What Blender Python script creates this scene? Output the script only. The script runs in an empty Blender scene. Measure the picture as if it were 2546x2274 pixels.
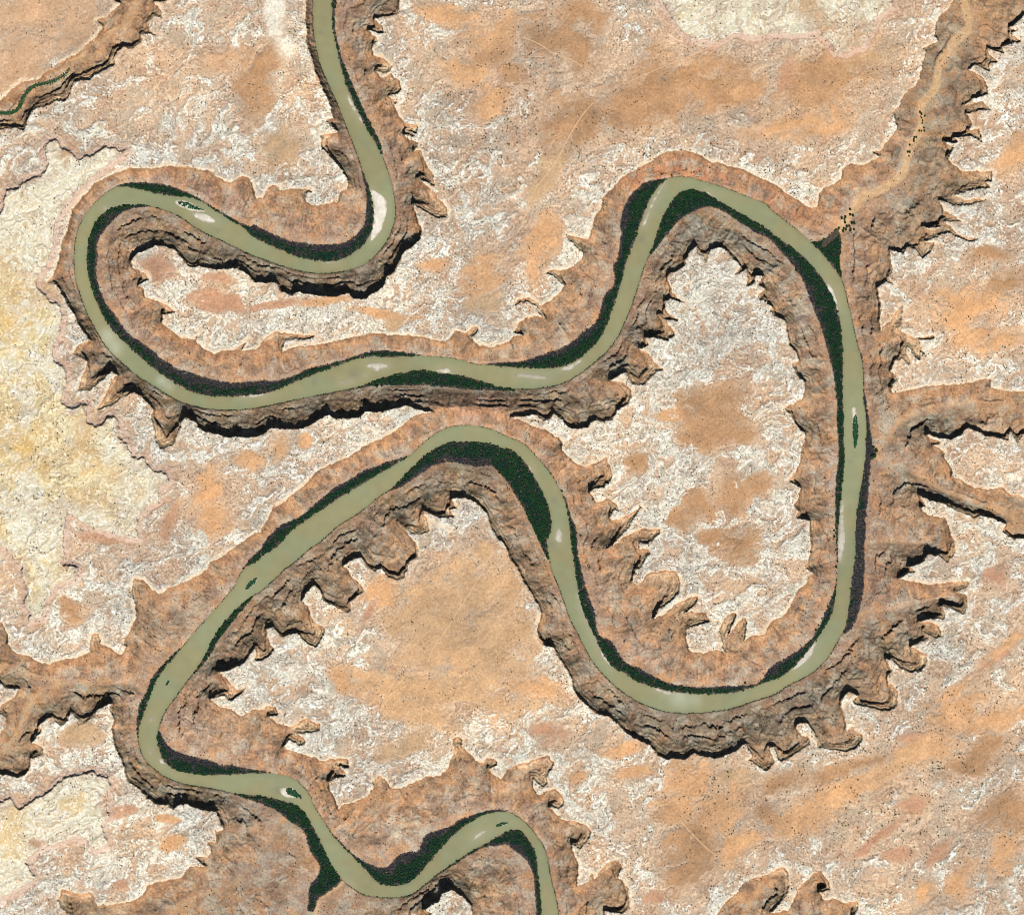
import bpy, math, random, time
import numpy as np
from mathutils import Vector

T0 = time.time()
F = np.float32
STEP = 1.75            # spacing of the terrain grid (one unit = one image point of the photo, about 2 m)
W, HT = 2546, 2274
CX, CY = W / 2, HT / 2
rng = np.random.default_rng(7)
random.seed(7)
H1 = 63.0              # height of the plateau rim above the river

# ------------------------------------------------------------------ traced outlines
TX = [0, 630, 1260, 1896]
TY = [0, 560, 1130, 1694]
ZS = 2038 / 650.0


def P(s):
    """'c1r0 462,0 460,160 ...' -> list of points in photo pixels"""
    out = []
    ox = oy = 0
    for tok in s.split():
        if tok[0] == 'c' and tok[2] == 'r':
            ox, oy = TX[int(tok[1])], TY[int(tok[3])]
        else:
            a, b = tok.split(',')
            out.append((ox + float(a) / ZS, oy + float(b) / ZS))
    return np.array(out, F)


BANK_A = P("""c1r0 462,-900 462,-400 462,0 460,160 475,300 500,430 535,540 590,660 650,790 700,920 750,1050 800,1170 830,1270 870,1370 905,1480 928,1580 940,1680 925,1800
c1r1 910,70 860,150 790,210 700,260 620,280 520,280 420,265 300,230 200,190 100,140 0,95 c0r1 1930,50 1870,0
c0r0 1830,1740 1700,1660 1560,1560 1430,1525 1330,1530 1100,1480 980,1450 880,1455 800,1520 720,1590 650,1680
c0r1 600,30 578,140 572,250 578,380 600,480 640,590 680,700 740,800 790,900 870,1000 960,1080 1060,1170 1180,1240 1300,1320 1420,1380 1560,1420 1740,1440 1900,1435
c1r1 63,1412 200,1385 400,1340 560,1310 680,1285 800,1265 900,1225 1040,1175 1150,1150 1250,1130 1330,1128 1420,1145 1540,1160 1660,1175 1760,1205 1850,1240 1940,1265
c2r1 20,1270 200,1275 330,1255 450,1225 560,1165 660,1085 760,1000 830,920 880,840 920,750 960,660 990,570 1020,480 1050,380 1090,270 1130,180 1160,100 1190,0
c2r0 1210,1700 1240,1640 1290,1560 1340,1500 1400,1475 1480,1475 1560,1500 1640,1550 1740,1610 1850,1670 1950,1725
c3r1 44,24 80,60 160,120 250,180 340,250 410,330 480,420 540,520 580,620 610,720 622,830 632,950 635,1080 632,1250 635,1400 640,1550 642,1700
c3r2 645,60 635,170 620,330 605,470 595,600 590,740 595,850 600,900 585,1010 570,1120 560,1220 520,1300 470,1380 420,1460 340,1560 230,1680 150,1740 80,1765
c2r3 2000,20 1900,60 1760,98 1600,105 1440,100 1300,85 1180,60 1060,20
c2r2 1000,1768 900,1690 860,1690 790,1620 740,1540 690,1430 640,1330 590,1220 565,1110 545,1000 530,880 515,770 500,680 490,580 480,470 460,380 430,300 400,250 370,190 320,120 270,60
c2r1 240,1819 200,1770 130,1700 60,1670 c1r1 1975,1650 1920,1620 1850,1590 1760,1568 1650,1560 1560,1568 1490,1585 1430,1620 1370,1660 1300,1720 1240,1780
c1r2 1190,30 1100,80 1000,140 900,200 800,260 700,320 600,390 500,450 400,520 300,590 240,660 160,740 100,770 30,830
c0r2 1975,850 1900,890 1860,950 1830,1030 1760,1110 1690,1190 1600,1290 1500,1400 1420,1500 1340,1600 1260,1690 1200,1790
c0r3 1165,110 1140,190 1110,270 1080,350 1070,430 1085,520 1110,590 1160,650 1230,710 1310,760 1420,800 1550,820 1680,840 1800,870 1900,885
c1r3 63,890 150,915 260,940 340,965 400,1030 450,1110 490,1190 540,1290 580,1380 620,1450 660,1510 690,1550 740,1590 800,1635 870,1670 970,1685 1080,1688 1190,1680 1270,1640 1340,1580 1400,1530 1480,1470 1600,1390 1720,1310 1840,1250 1940,1190
c2r3 30,1160 80,1155 130,1180 170,1230 210,1300 235,1390 245,1500 260,1620 270,1740 275,1819 290,2200 320,2800""")
BANK_B = P("""c1r0 610,-900 610,-400 610,0 608,100 615,220 640,340 660,450 690,560 720,660 770,780 830,900 880,1000 930,1080 980,1170 1015,1250 1050,1350 1080,1460 1100,1560 1105,1660 1095,1730
c1r1 1085,0 1060,80 1010,160 950,230 880,290 800,330 700,355 580,370 470,370 380,355 280,330 180,300 80,260 c0r1 1975,235 1880,190 1790,150 1720,110 1600,60 1500,0
c0r0 1400,1680 1250,1620 1120,1590 960,1590 850,1620 770,1680 720,1750
c0r1 705,40 680,110 668,220 668,330 690,430 720,530 760,640 820,750 890,840 980,930 1080,1020 1180,1110 1300,1190 1400,1260 1500,1305 1620,1330 1740,1338 1860,1335
c1r1 63,1315 130,1300 220,1265 330,1220 450,1170 560,1130 680,1080 800,1040 900,1025 1000,1025 1100,1028 1200,1020 1320,1018 1450,1025 1560,1035 1660,1065 1740,1085 1860,1090 1950,1105
c2r1 40,1105 120,1110 240,1120 360,1115 440,1100 540,1060 620,1000 700,920 760,830 800,730 830,640 870,530 900,430 920,340 940,270 980,180 1010,100 1040,0
c2r0 1060,1700 1090,1620 1120,1550 1150,1500 1200,1430 1260,1385 1330,1375 1420,1378 1500,1400 1600,1430 1700,1460 1800,1500 1900,1540
c3r0 44,1590 60,1630 120,1670 180,1720 c3r1 230,0 300,60 370,120 440,190 500,260 550,320 600,390 640,470 660,570 690,690 720,840 750,950 780,1060 795,1180 785,1300 805,1440 815,1560 812,1680
c3r2 803,40 790,150 765,270 745,400 735,520 728,640 728,760 715,880 695,1000 685,1120 670,1240 645,1370 600,1430 560,1510 500,1600 430,1670 330,1740
c3r3 200,30 150,70 80,110 c2r3 1950,145 1830,190 1700,225 1560,240 1440,248 1330,248 1230,235 1120,200 1020,155 920,95 840,30
c2r2 760,1720 690,1640 640,1560 600,1480 560,1400 500,1290 470,1210 440,1110 400,1010 360,920 335,820 318,730 315,670 340,620 355,550 345,480 320,370 290,310 250,230 210,160 160,80 100,10
c2r1 0,1725 c1r1 1950,1740 1850,1700 1760,1688 1650,1685 1560,1685 1490,1700 1430,1730 1370,1770
c1r2 1340,0 1280,60 1200,130 1130,210 1060,275 980,320 900,390 850,430 760,490 660,550 560,640 500,690 420,740 340,820 240,890 150,980 60,1060
c0r2 1950,1110 1870,1170 1780,1260 1710,1340 1650,1440 1600,1550 1520,1680 1440,1780
c0r3 1400,70 1340,150 1280,230 1245,310 1225,380 1215,440 1225,510 1250,590 1290,650 1370,700 1480,725 1620,735 1760,735 1900,720
c1r3 63,718 180,725 280,745 350,790 410,850 440,900 460,970 510,1040 560,1120 610,1200 680,1280 750,1350 830,1430 900,1510 960,1570 1020,1595 1100,1605 1180,1590 1250,1555 1310,1490 1370,1420 1440,1330 1520,1240 1620,1150 1740,1070 1840,1030 1930,1018 2000,1025
c2r3 60,1045 130,1090 190,1150 240,1220 290,1290 315,1380 330,1470 350,1570 375,1660 395,1760 405,1819 425,2200 455,2800""")

# plateau outlines (rims of the canyon)
HIGH = []
HIGH.append(P("""c0r0 -1500,1010 0,1010 130,995 180,1020 210,960 270,850 330,830 440,790 510,790 545,730 580,640 700,625 770,570 890,500 900,440 960,365 1020,385 1110,305 1090,265 1160,262 1250,290 1170,240 1155,170 1200,128 1265,138 1250,70 1190,20 1310,0 1330,-900
c1r0 415,-900 415,0 405,130 420,300 450,450 475,560 540,700 590,800 620,920 560,930 650,1040 520,1040 530,1150 600,1230 650,1260 690,1330 730,1400 740,1480 690,1490 660,1560 560,1590 440,1590 400,1560 410,1510 480,1490 380,1470 290,1475 200,1490 175,1445 120,1455 70,1540 10,1555
c0r0 1995,1550 1980,1490 1950,1400 1890,1370 1800,1420 1720,1405 1650,1330 1500,1310 1330,1290 1200,1310 1000,1312 870,1355 740,1440 640,1535 560,1640 520,1819
c0r1 490,130 450,280 410,400 370,445 430,462 500,565 550,640 600,750 630,800 700,900 620,930 570,1000 660,1040 680,1060 640,1200 600,1300 700,1285 800,1200 870,1140 910,1160 870,1210 830,1300 780,1390 755,1440 860,1410 980,1330 1050,1300 1100,1330 1160,1390 1195,1430 1180,1480 1200,1560 1220,1690 1250,1740 1350,1700 1400,1580 1440,1495 1500,1520 1570,1590 1680,1625 1760,1645 1900,1655
c1r1 0,1650 70,1630 130,1575 250,1590 380,1575 480,1540 550,1500 580,1480 640,1515 740,1500 830,1500 870,1455 1000,1450 1100,1420 1200,1410 1300,1445 1420,1455 1320,1468 1230,1500 1150,1570 1080,1620 980,1670 860,1720 760,1790
c1r2 640,60 520,120 420,210 340,290 240,360 150,412 110,520 60,600 20,610
c0r2 1950,640 1850,710 1780,760 1640,840 1620,900 1480,970 1380,1020 1240,1080 1180,1050 1110,970 1040,960 1030,1060 1050,1160 1065,1260 1010,1360 970,1450 985,1500 940,1555 880,1520 790,1470 760,1390 715,1400 700,1540 600,1580 500,1590 380,1630 320,1620 230,1570 130,1550 70,1490 50,1400 20,1310 -60,1280 -1500,1280"""))
# south west plateau
HIGH.append(P("""c0r3 -1500,700 0,730 60,722 140,745 200,710 240,640 235,600 330,575 335,530 300,490 250,480 330,370 300,340 360,290 400,270 460,345 540,300 530,270 565,230 590,280 650,330 740,260 760,210 830,185 870,165 860,240 880,300 870,370 890,500 940,600 970,700 1000,780 1080,835 1150,895 1230,965 1300,960 1345,995 1400,965 1450,960 1560,995 1690,1010 1710,1100 1745,1150 1680,1170 1690,1260 1620,1240 1640,1290 1625,1360 1510,1365 1600,1440 1480,1445 1420,1530 1280,1550 1150,1580 1145,1620 1080,1690 1000,1720 880,1730 760,1745 720,1640 640,1650 560,1640 490,1610 450,1700 480,1770 560,1819 560,2900 -1500,2900"""))
HIGH.append(P("c0r3 -300,-120 0,0 60,45 150,55 120,110 50,160 -20,200 -300,240"))
HIGH.append(P("c0r3 -300,230 -20,250 20,250 50,280 50,320 0,420 -300,560"))
# central plateau
HIGH.append(P("""c1r0 1140,-900 1140,0 1120,110 1020,130 940,150 1010,200 1025,260 890,235 950,290 960,330 920,370 935,440 1020,450 1080,510 1060,560 950,560 1000,610 1060,570 1140,640 1155,700 1100,740 1050,750 1130,790 1090,800 1130,900 1190,950 1275,970 1280,1040 1190,1010 1280,1060 1150,1050 1285,1110 1240,1180 1295,1170 1350,1290 1405,1380 1410,1450 1270,1380 1330,1430 1420,1520 1500,1620 1500,1690 1420,1700 1250,1590 1270,1660 1290,1755
c1r1 1310,40 1300,110 1220,180 1175,200 1130,300 1090,370 1040,400 1010,480 950,520 905,545 860,580 780,565 720,520 710,540 600,555 500,550 420,530 350,520 300,550 200,510 180,440 100,450 0,445
c0r1 1960,430 1920,380 1860,335 1760,340 1690,345 1550,310 1490,330 1430,270 1370,200 1300,165 1210,150 1130,190 1060,220 1020,280 1040,330 1085,350 1125,370 1160,430 1080,470 1120,500 1130,560 1230,600 1300,630 1380,670 1330,690 1270,690 1262,760 1340,820 1410,880 1520,885 1560,830 1530,900 1600,970 1640,910 1600,970 1680,1000 1740,980 1830,975 1940,880 1880,980
c1r1 30,960 100,870 170,835 330,850 475,850 470,868 380,895 245,890 225,990 300,950 400,940 500,930 600,910 720,890 820,860 900,845 1040,850 1200,860 1330,880 1470,905 1530,880 1570,822 1650,840 1700,790 1750,790 1745,840 1690,880 1720,920 1840,950 1950,925
c2r1 20,915 50,870 120,862 50,835 85,790 80,760 150,720 260,690 310,735 250,700 240,640 170,600 50,625 90,580 180,565 260,630 330,600 420,520 455,470 380,410 300,370 340,350 420,350 520,320 580,270 590,220 540,160 455,85 500,80 560,90 635,110 655,40
c2r0 670,1755 690,1680 740,1600 750,1540 830,1460 900,1380 1000,1320 1100,1270 1200,1210 1280,1180 1400,1175 1520,1210 1600,1260 1720,1295 1850,1320 1950,1370
c3r0 44,1410 120,1460 200,1510 270,1560 360,1610 420,1610 440,1560 440,1500 480,1460 560,1440 610,1400 620,1320 680,1280 770,1290 860,1250 920,1230 850,1180 930,1175 950,1120 1050,1010 1040,960 1020,880 1060,840 1100,740 1190,670 1220,620 1240,500 1270,400 1250,370 1300,340 1370,330 1340,270 1350,190 1390,110 1460,60 1490,0 1500,-900"""))
# mesa inside the right-hand loop
HIGH.append(P("""c2r1 20,1490 130,1492 200,1480 240,1482 280,1528 340,1500 360,1465 420,1490 480,1570 550,1592 630,1570 690,1508 760,1530 820,1510 860,1440 940,1390 975,1330 960,1280 900,1230 810,1215 840,1190 920,1150 960,1230 1010,1250 1060,1240 1120,1180 1180,1130 1230,1140 1165,1070 1110,1000 1030,965 1090,940 1110,920 1075,870 1150,870 1250,910 1310,860 1270,790 1180,690 1230,740 1340,745 1230,665 1240,590 1300,580 1410,612 1330,565 1290,530 1280,490 1245,430 1265,385 1320,355 1395,320 1390,270 1430,200 1480,165 1490,235 1530,230 1540,305 1560,240 1575,200 1650,175 1700,180 1750,240 1800,290 1815,330 1770,395 1860,340 1880,420 1850,490 1920,455 1950,390 2000,395 1960,470 2020,500 1950,550 1980,595
c3r1 10,575 40,610 85,645 50,670 130,720 170,740 190,830 210,930 285,1050 230,1080 250,1130 285,1185 330,1220 320,1340 260,1390 160,1420 220,1480 280,1570 335,1640 320,1720
c3r2 300,60 235,160 200,205 290,250 280,340 245,380 290,440 260,490 360,510 370,600 380,700 370,760 340,880 400,930 350,945 330,1010 270,1060 250,1130 220,1180 160,1250 60,1310 0,1400
c2r2 1980,1400 1900,1400 1850,1450 1885,1300 1855,1270 1800,1310 1715,1420 1790,1250 1770,1230 1700,1270 1650,1380 1700,1540 1640,1520 1530,1550 1430,1530 1390,1420 1420,1350 1500,1320 1590,1290 1550,1235 1430,1215 1365,1250 1440,1190 1495,1110 1430,1110 1330,1150 1230,1230 1130,1280 1180,1210 1290,1130 1340,1080 1340,980 1310,910 1200,900 1110,930 1030,1020 980,990 990,900 1050,870 1090,790 1130,765 1100,730 1030,735 1020,680 1090,690 1180,640 1190,580 1050,580 920,640 765,745 870,650 960,550 1010,460 1060,380 960,460 880,500 800,490 830,430 890,440 790,335 740,370 690,370 640,290 690,270 760,250 820,190 820,120 770,20 690,65 620,90 540,70
c2r1 480,1810 430,1740 440,1690 400,1650 300,1600 200,1560 120,1530"""))
# east plateau, north part
HIGH.append(P("""c3r0 2900,100 2038,120 1990,170 1920,215 1985,240 1930,255 2010,330 1860,360 1880,420 1740,370 1770,420 1840,490 1760,500 1780,560 1660,510 1590,540 1660,565 1730,610 1750,700 1760,745 1640,770 1550,825 1700,795 1785,860 1650,870 1590,880 1640,960 1610,1020 1690,1005 1705,1110 1600,1060 1480,1070 1530,1110 1400,1105 1490,1150 1440,1240 1480,1290 1560,1330 1660,1330 1785,1330 1790,1420 1730,1420 1775,1465 1620,1490 1485,1520 1600,1560 1775,1540 1640,1590 1490,1600 1380,1560 1400,1640 1480,1680 1560,1725 1390,1730 1480,1780 1250,1765
c3r1 1245,10 1340,45 1420,10 1560,85 1680,100 1640,130 1450,60 1240,130 1330,130 1310,205 1245,265 1200,180 1140,160 1100,215 1000,190 1000,290 1020,370 980,400 1025,470 960,440 890,480 910,560 915,640 918,720 920,835 960,770 1000,740 1030,690 1085,620 1090,750 1060,810 1110,850 1180,880 1250,870 1340,855 1330,890 1210,890 1220,960 1335,1045 1230,985 1225,1070 1130,940 1110,980 1160,1100 1080,1020 1020,1050 990,1140 1050,1200 1000,1270 1010,1300 1120,1290 1240,1260 1440,1240 1600,1230 1700,1210 1790,1200 1770,1265 1900,1285 2038,1305 2900,1305"""))
# narrow spur between the two eastern side canyons
HIGH.append(P("""c3r1 2900,1600 2038,1630 1990,1700 1930,1600 1910,1680 1820,1650 1740,1645 1700,1605 1580,1580 1540,1630 1450,1685 1300,1625 1270,1640 1400,1700 1320,1710 1420,1770
c3r2 1420,20 1480,130 1470,165 1550,200 1640,260 1760,275 1850,255 1920,295 1990,310 2038,340 2900,500"""))
# east and south east plateau with the lower middle mesa
HIGH.append(P("""c3r2 2900,900 2038,660 1960,650 1860,600 1890,540 1780,490 1690,465 1650,500 1550,455 1440,395 1340,365 1225,315 1270,400 1220,410 1300,480 1420,490 1450,570 1490,690 1490,780 1450,845 1380,790 1290,770 1260,840 1130,880 1200,920 1130,930 1060,960 1150,990 1300,1010 1450,990 1590,980 1590,1030 1500,1070 1590,1090 1590,1180 1560,1240 1480,1200 1400,1180 1420,1250 1410,1300 1370,1270 1220,1300 1320,1310 1380,1350 1390,1400 1430,1400 1350,1430 1240,1370 1300,1430 1220,1460 1150,1490 1215,1530 1280,1550 1270,1650 1230,1690 1150,1700 1060,1660 1010,1580 965,1590 1005,1680 965,1720 975,1790
c3r3 1010,20 1045,70 1050,180 1000,220 930,230 850,210 750,180 690,150 745,105 660,80 605,150 640,260 650,390 700,340 720,380 775,405 780,450 740,510 640,545 520,530 430,510 420,440 350,320 290,320 260,360 300,420 365,430 370,480 290,540 210,590 140,630 110,590 90,500 55,510 75,590 90,620 40,690 10,690
c2r3 2000,690 1960,660 1880,605 1920,580 1865,475 1830,490 1790,540 1700,560 1620,600 1530,590 1460,555 1390,600 1250,605 1180,570 1130,510 1060,470 960,410 880,350 800,280 700,240 620,190 540,110 510,40
c2r2 505,1740 460,1660 410,1590 370,1500 300,1490 235,1410 240,1330 265,1240 250,1180 190,1080 140,1000 90,910 40,820 0,740
c1r2 2038,870 2000,790 1960,700 1900,650 1870,600 1850,550 1820,460 1760,400 1700,355 1640,335 1540,345 1560,400 1600,415 1530,430 1570,490 1470,490 1400,470 1310,430 1340,500 1440,540 1550,575 1340,500 1370,590 1270,630 1210,600 1140,560 1120,515 1200,620 1270,690 1280,760 1265,805 1210,830 1200,900 1160,960 1120,978 1040,950 1000,880 940,910 870,860 850,800 780,800 700,860 740,880 750,940 830,1000 870,1060 790,1110 750,1150 770,1215 730,1235 650,1190 560,1150 520,1060 470,1010 370,1130 430,1180 450,1260 490,1310 560,1350 560,1400 490,1500 430,1470 330,1395 230,1410 160,1340 90,1360 120,1450 160,1510 130,1570 60,1605 0,1595
c0r2 1990,1580 1990,1490 1900,1620 1800,1680 1710,1690 1790,1770 1830,1819 c0r3 1790,40 1860,65 1930,40 1890,90 1800,150 1750,110 1640,130 1700,190 1820,220 1870,270 1960,240
c1r3 0,225 70,215 90,190 180,190 190,250 110,270 230,340 290,350 410,285 525,330 510,380 340,400 420,470 390,500 280,450 240,510 340,540 430,580 540,610 640,600 740,605 745,665 670,660 730,740 640,755 590,780 600,850 640,900 670,1000 700,950 790,940 880,900 925,830 930,780 980,735 1030,770 1080,825 1160,830 1220,790 1330,750 1450,730 1510,680 1550,600 1560,510 1550,440 1590,420 1640,450 1630,520 1720,590 1760,640 1820,580 1900,620 1900,655 1830,690 1860,720 1930,755 1970,720
c2r3 0,690 70,650 200,610 320,575 365,625 340,680 310,760 320,800 280,830 200,750 200,830 270,880 300,850 370,840 430,900 450,950 400,995 335,970 370,1030 430,1085 520,1090 600,1110 660,1160 650,1200 580,1295 505,1260 525,1340 550,1420 550,1585 640,1560 660,1470 680,1550 720,1480 790,1410 870,1400 905,1450 860,1530 950,1600 945,1680 960,1750 900,1800 760,1780 770,1819 760,2900 5000,2900 c3r2 2900,2900"""))
HIGH.append(P("c1r3 1335,1780 1440,1700 1470,1640 1540,1620 1640,1690 1700,1750 1710,1850 1600,1990 1400,1990 1330,1900 1400,1800"))
LOWCUT = [P("c2r3 1640,2500 1640,1819 1700,1720 1800,1640 1840,1570 1940,1515 2038,1505 c3r3 50,1495 160,1440 205,1480 210,1560 190,1650 130,1720 60,1810 200,1780 290,1600 400,1490 450,1470 520,1560 525,1620 440,1640 480,1710 560,1690 640,1725 730,1700 750,1760 700,1830 700,2500")]
# north west corner plateau beyond the small creek canyon
HIGH.append(P("c0r0 -1500,780 0,780 100,690 200,630 300,620 370,550 500,470 620,412 740,295 800,205 745,155 830,135 870,100 940,30 885,0 885,-900 -1500,-900"))

# upper, cream coloured bench
TIER = [P("""c0r0 -1500,1690 0,1690 20,1640 40,1485 125,1470 190,1430 250,1390 350,1360 388,1290 350,1210 380,1100 450,1090 470,1160 550,1190 610,1252 700,1220 820,1160 1000,1180 900,1240 800,1310 640,1450 530,1570 450,1700
c0r1 425,50 400,180 385,260 300,370 288,420 300,500 400,590 470,650 475,720 460,850 405,950 430,1050 500,1120 530,1190 500,1280 480,1390 560,1430 675,1400 685,1540 740,1572 890,1495 925,1530 930,1640 1000,1740 1040,1805
c0r2 1130,30 1170,100 1290,150 1330,210 1240,280 1240,350 1150,400 1070,480 1060,590 1090,660 1010,660 880,600 720,580 560,460 510,490 500,690 500,860 560,870 620,900 560,960 440,1040 350,1120 340,1270 270,1260 230,1300 240,1230 190,1180 210,1080 180,960 180,880 110,800 40,720 -40,700 -1500,700"""),
        P("c0r3 -1500,940 0,940 90,910 110,980 160,1000 260,920 380,860 480,770 570,725 740,708 850,760 830,960 850,1040 800,1100 810,1200 830,1270 740,1300 690,1220 570,1200 440,1240 310,1300 200,1400 270,1540 180,1590 0,1690 -1500,1720"),
        P("c2r0 1200,-900 1200,0 1260,80 1330,220 1450,320 1640,330 1760,260 1960,280 c3r0 120,260 300,270 440,240 560,400 640,430 780,360 850,240 900,120 1010,60 1000,-900")]

WASH = {
    'nw': P("c0r0 -400,900 -60,885 0,880 90,880 150,840 170,770 210,710 270,660 370,645 480,600 540,540 590,450 740,430 800,390 800,310 830,260 900,230 980,195 1020,100 1060,10 1080,-60 1100,-500"),
    'ne': P("c3r0 1540,-500 1560,-40 1580,50 1620,180 1600,230 1480,340 1420,430 1370,520 1370,620 1340,720 1240,800 1240,900 1240,1000 1180,1100 1140,1200 1110,1340 1030,1420 900,1490 780,1530 720,1620 650,1720 600,1800 c3r1 480,150"),
    'e': P("c3r1 2900,1420 2400,1410 2038,1410 1750,1390 1540,1405 1300,1450 1100,1510 1020,1600 960,1690 900,1760 840,1800"),
    'e2': P("c3r2 2900,760 2038,560 1800,410 1500,330 1250,180 1050,80 900,20 850,10"),
    'sw': P("c1r3 690,1550 640,1600 560,1660 500,1690 475,1819 470,2400"),
    'sw2': P("c1r3 270,960 300,1080 200,1090 150,1180 110,1320 0,1440 c0r3 1900,1540 1750,1620 1600,1660 1400,1760 1300,1819 1200,2400"),
    'w': P("c0r3 1150,130 1080,40 900,10 700,20 400,40 270,130 200,220 170,330 100,460 0,550 -60,600 -900,640"),
    'w2': P("c0r2 900,1790 400,1790 180,1700 0,1630 -900,1600"),
    'p1': P("c3r2 810,690 1060,670 1180,700 1300,690"),
    's1': P('c2r3 1850,2500 1860,1819 1900,1720 1990,1600'),
    's2': P('c3r3 330,2500 350,1819 330,1700 420,1560'),
    's3': P('c3r3 640,2500 620,1819 560,1760'),
    'p2': P("c3r2 740,1250 1000,1210 1250,1150 1500,1110"),
}
WASHW = dict(nw=3, ne=9, e=5, e2=3, sw=4, sw2=5, w=3, w2=3, p1=2, p2=2, s1=2, s2=2, s3=2)

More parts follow.
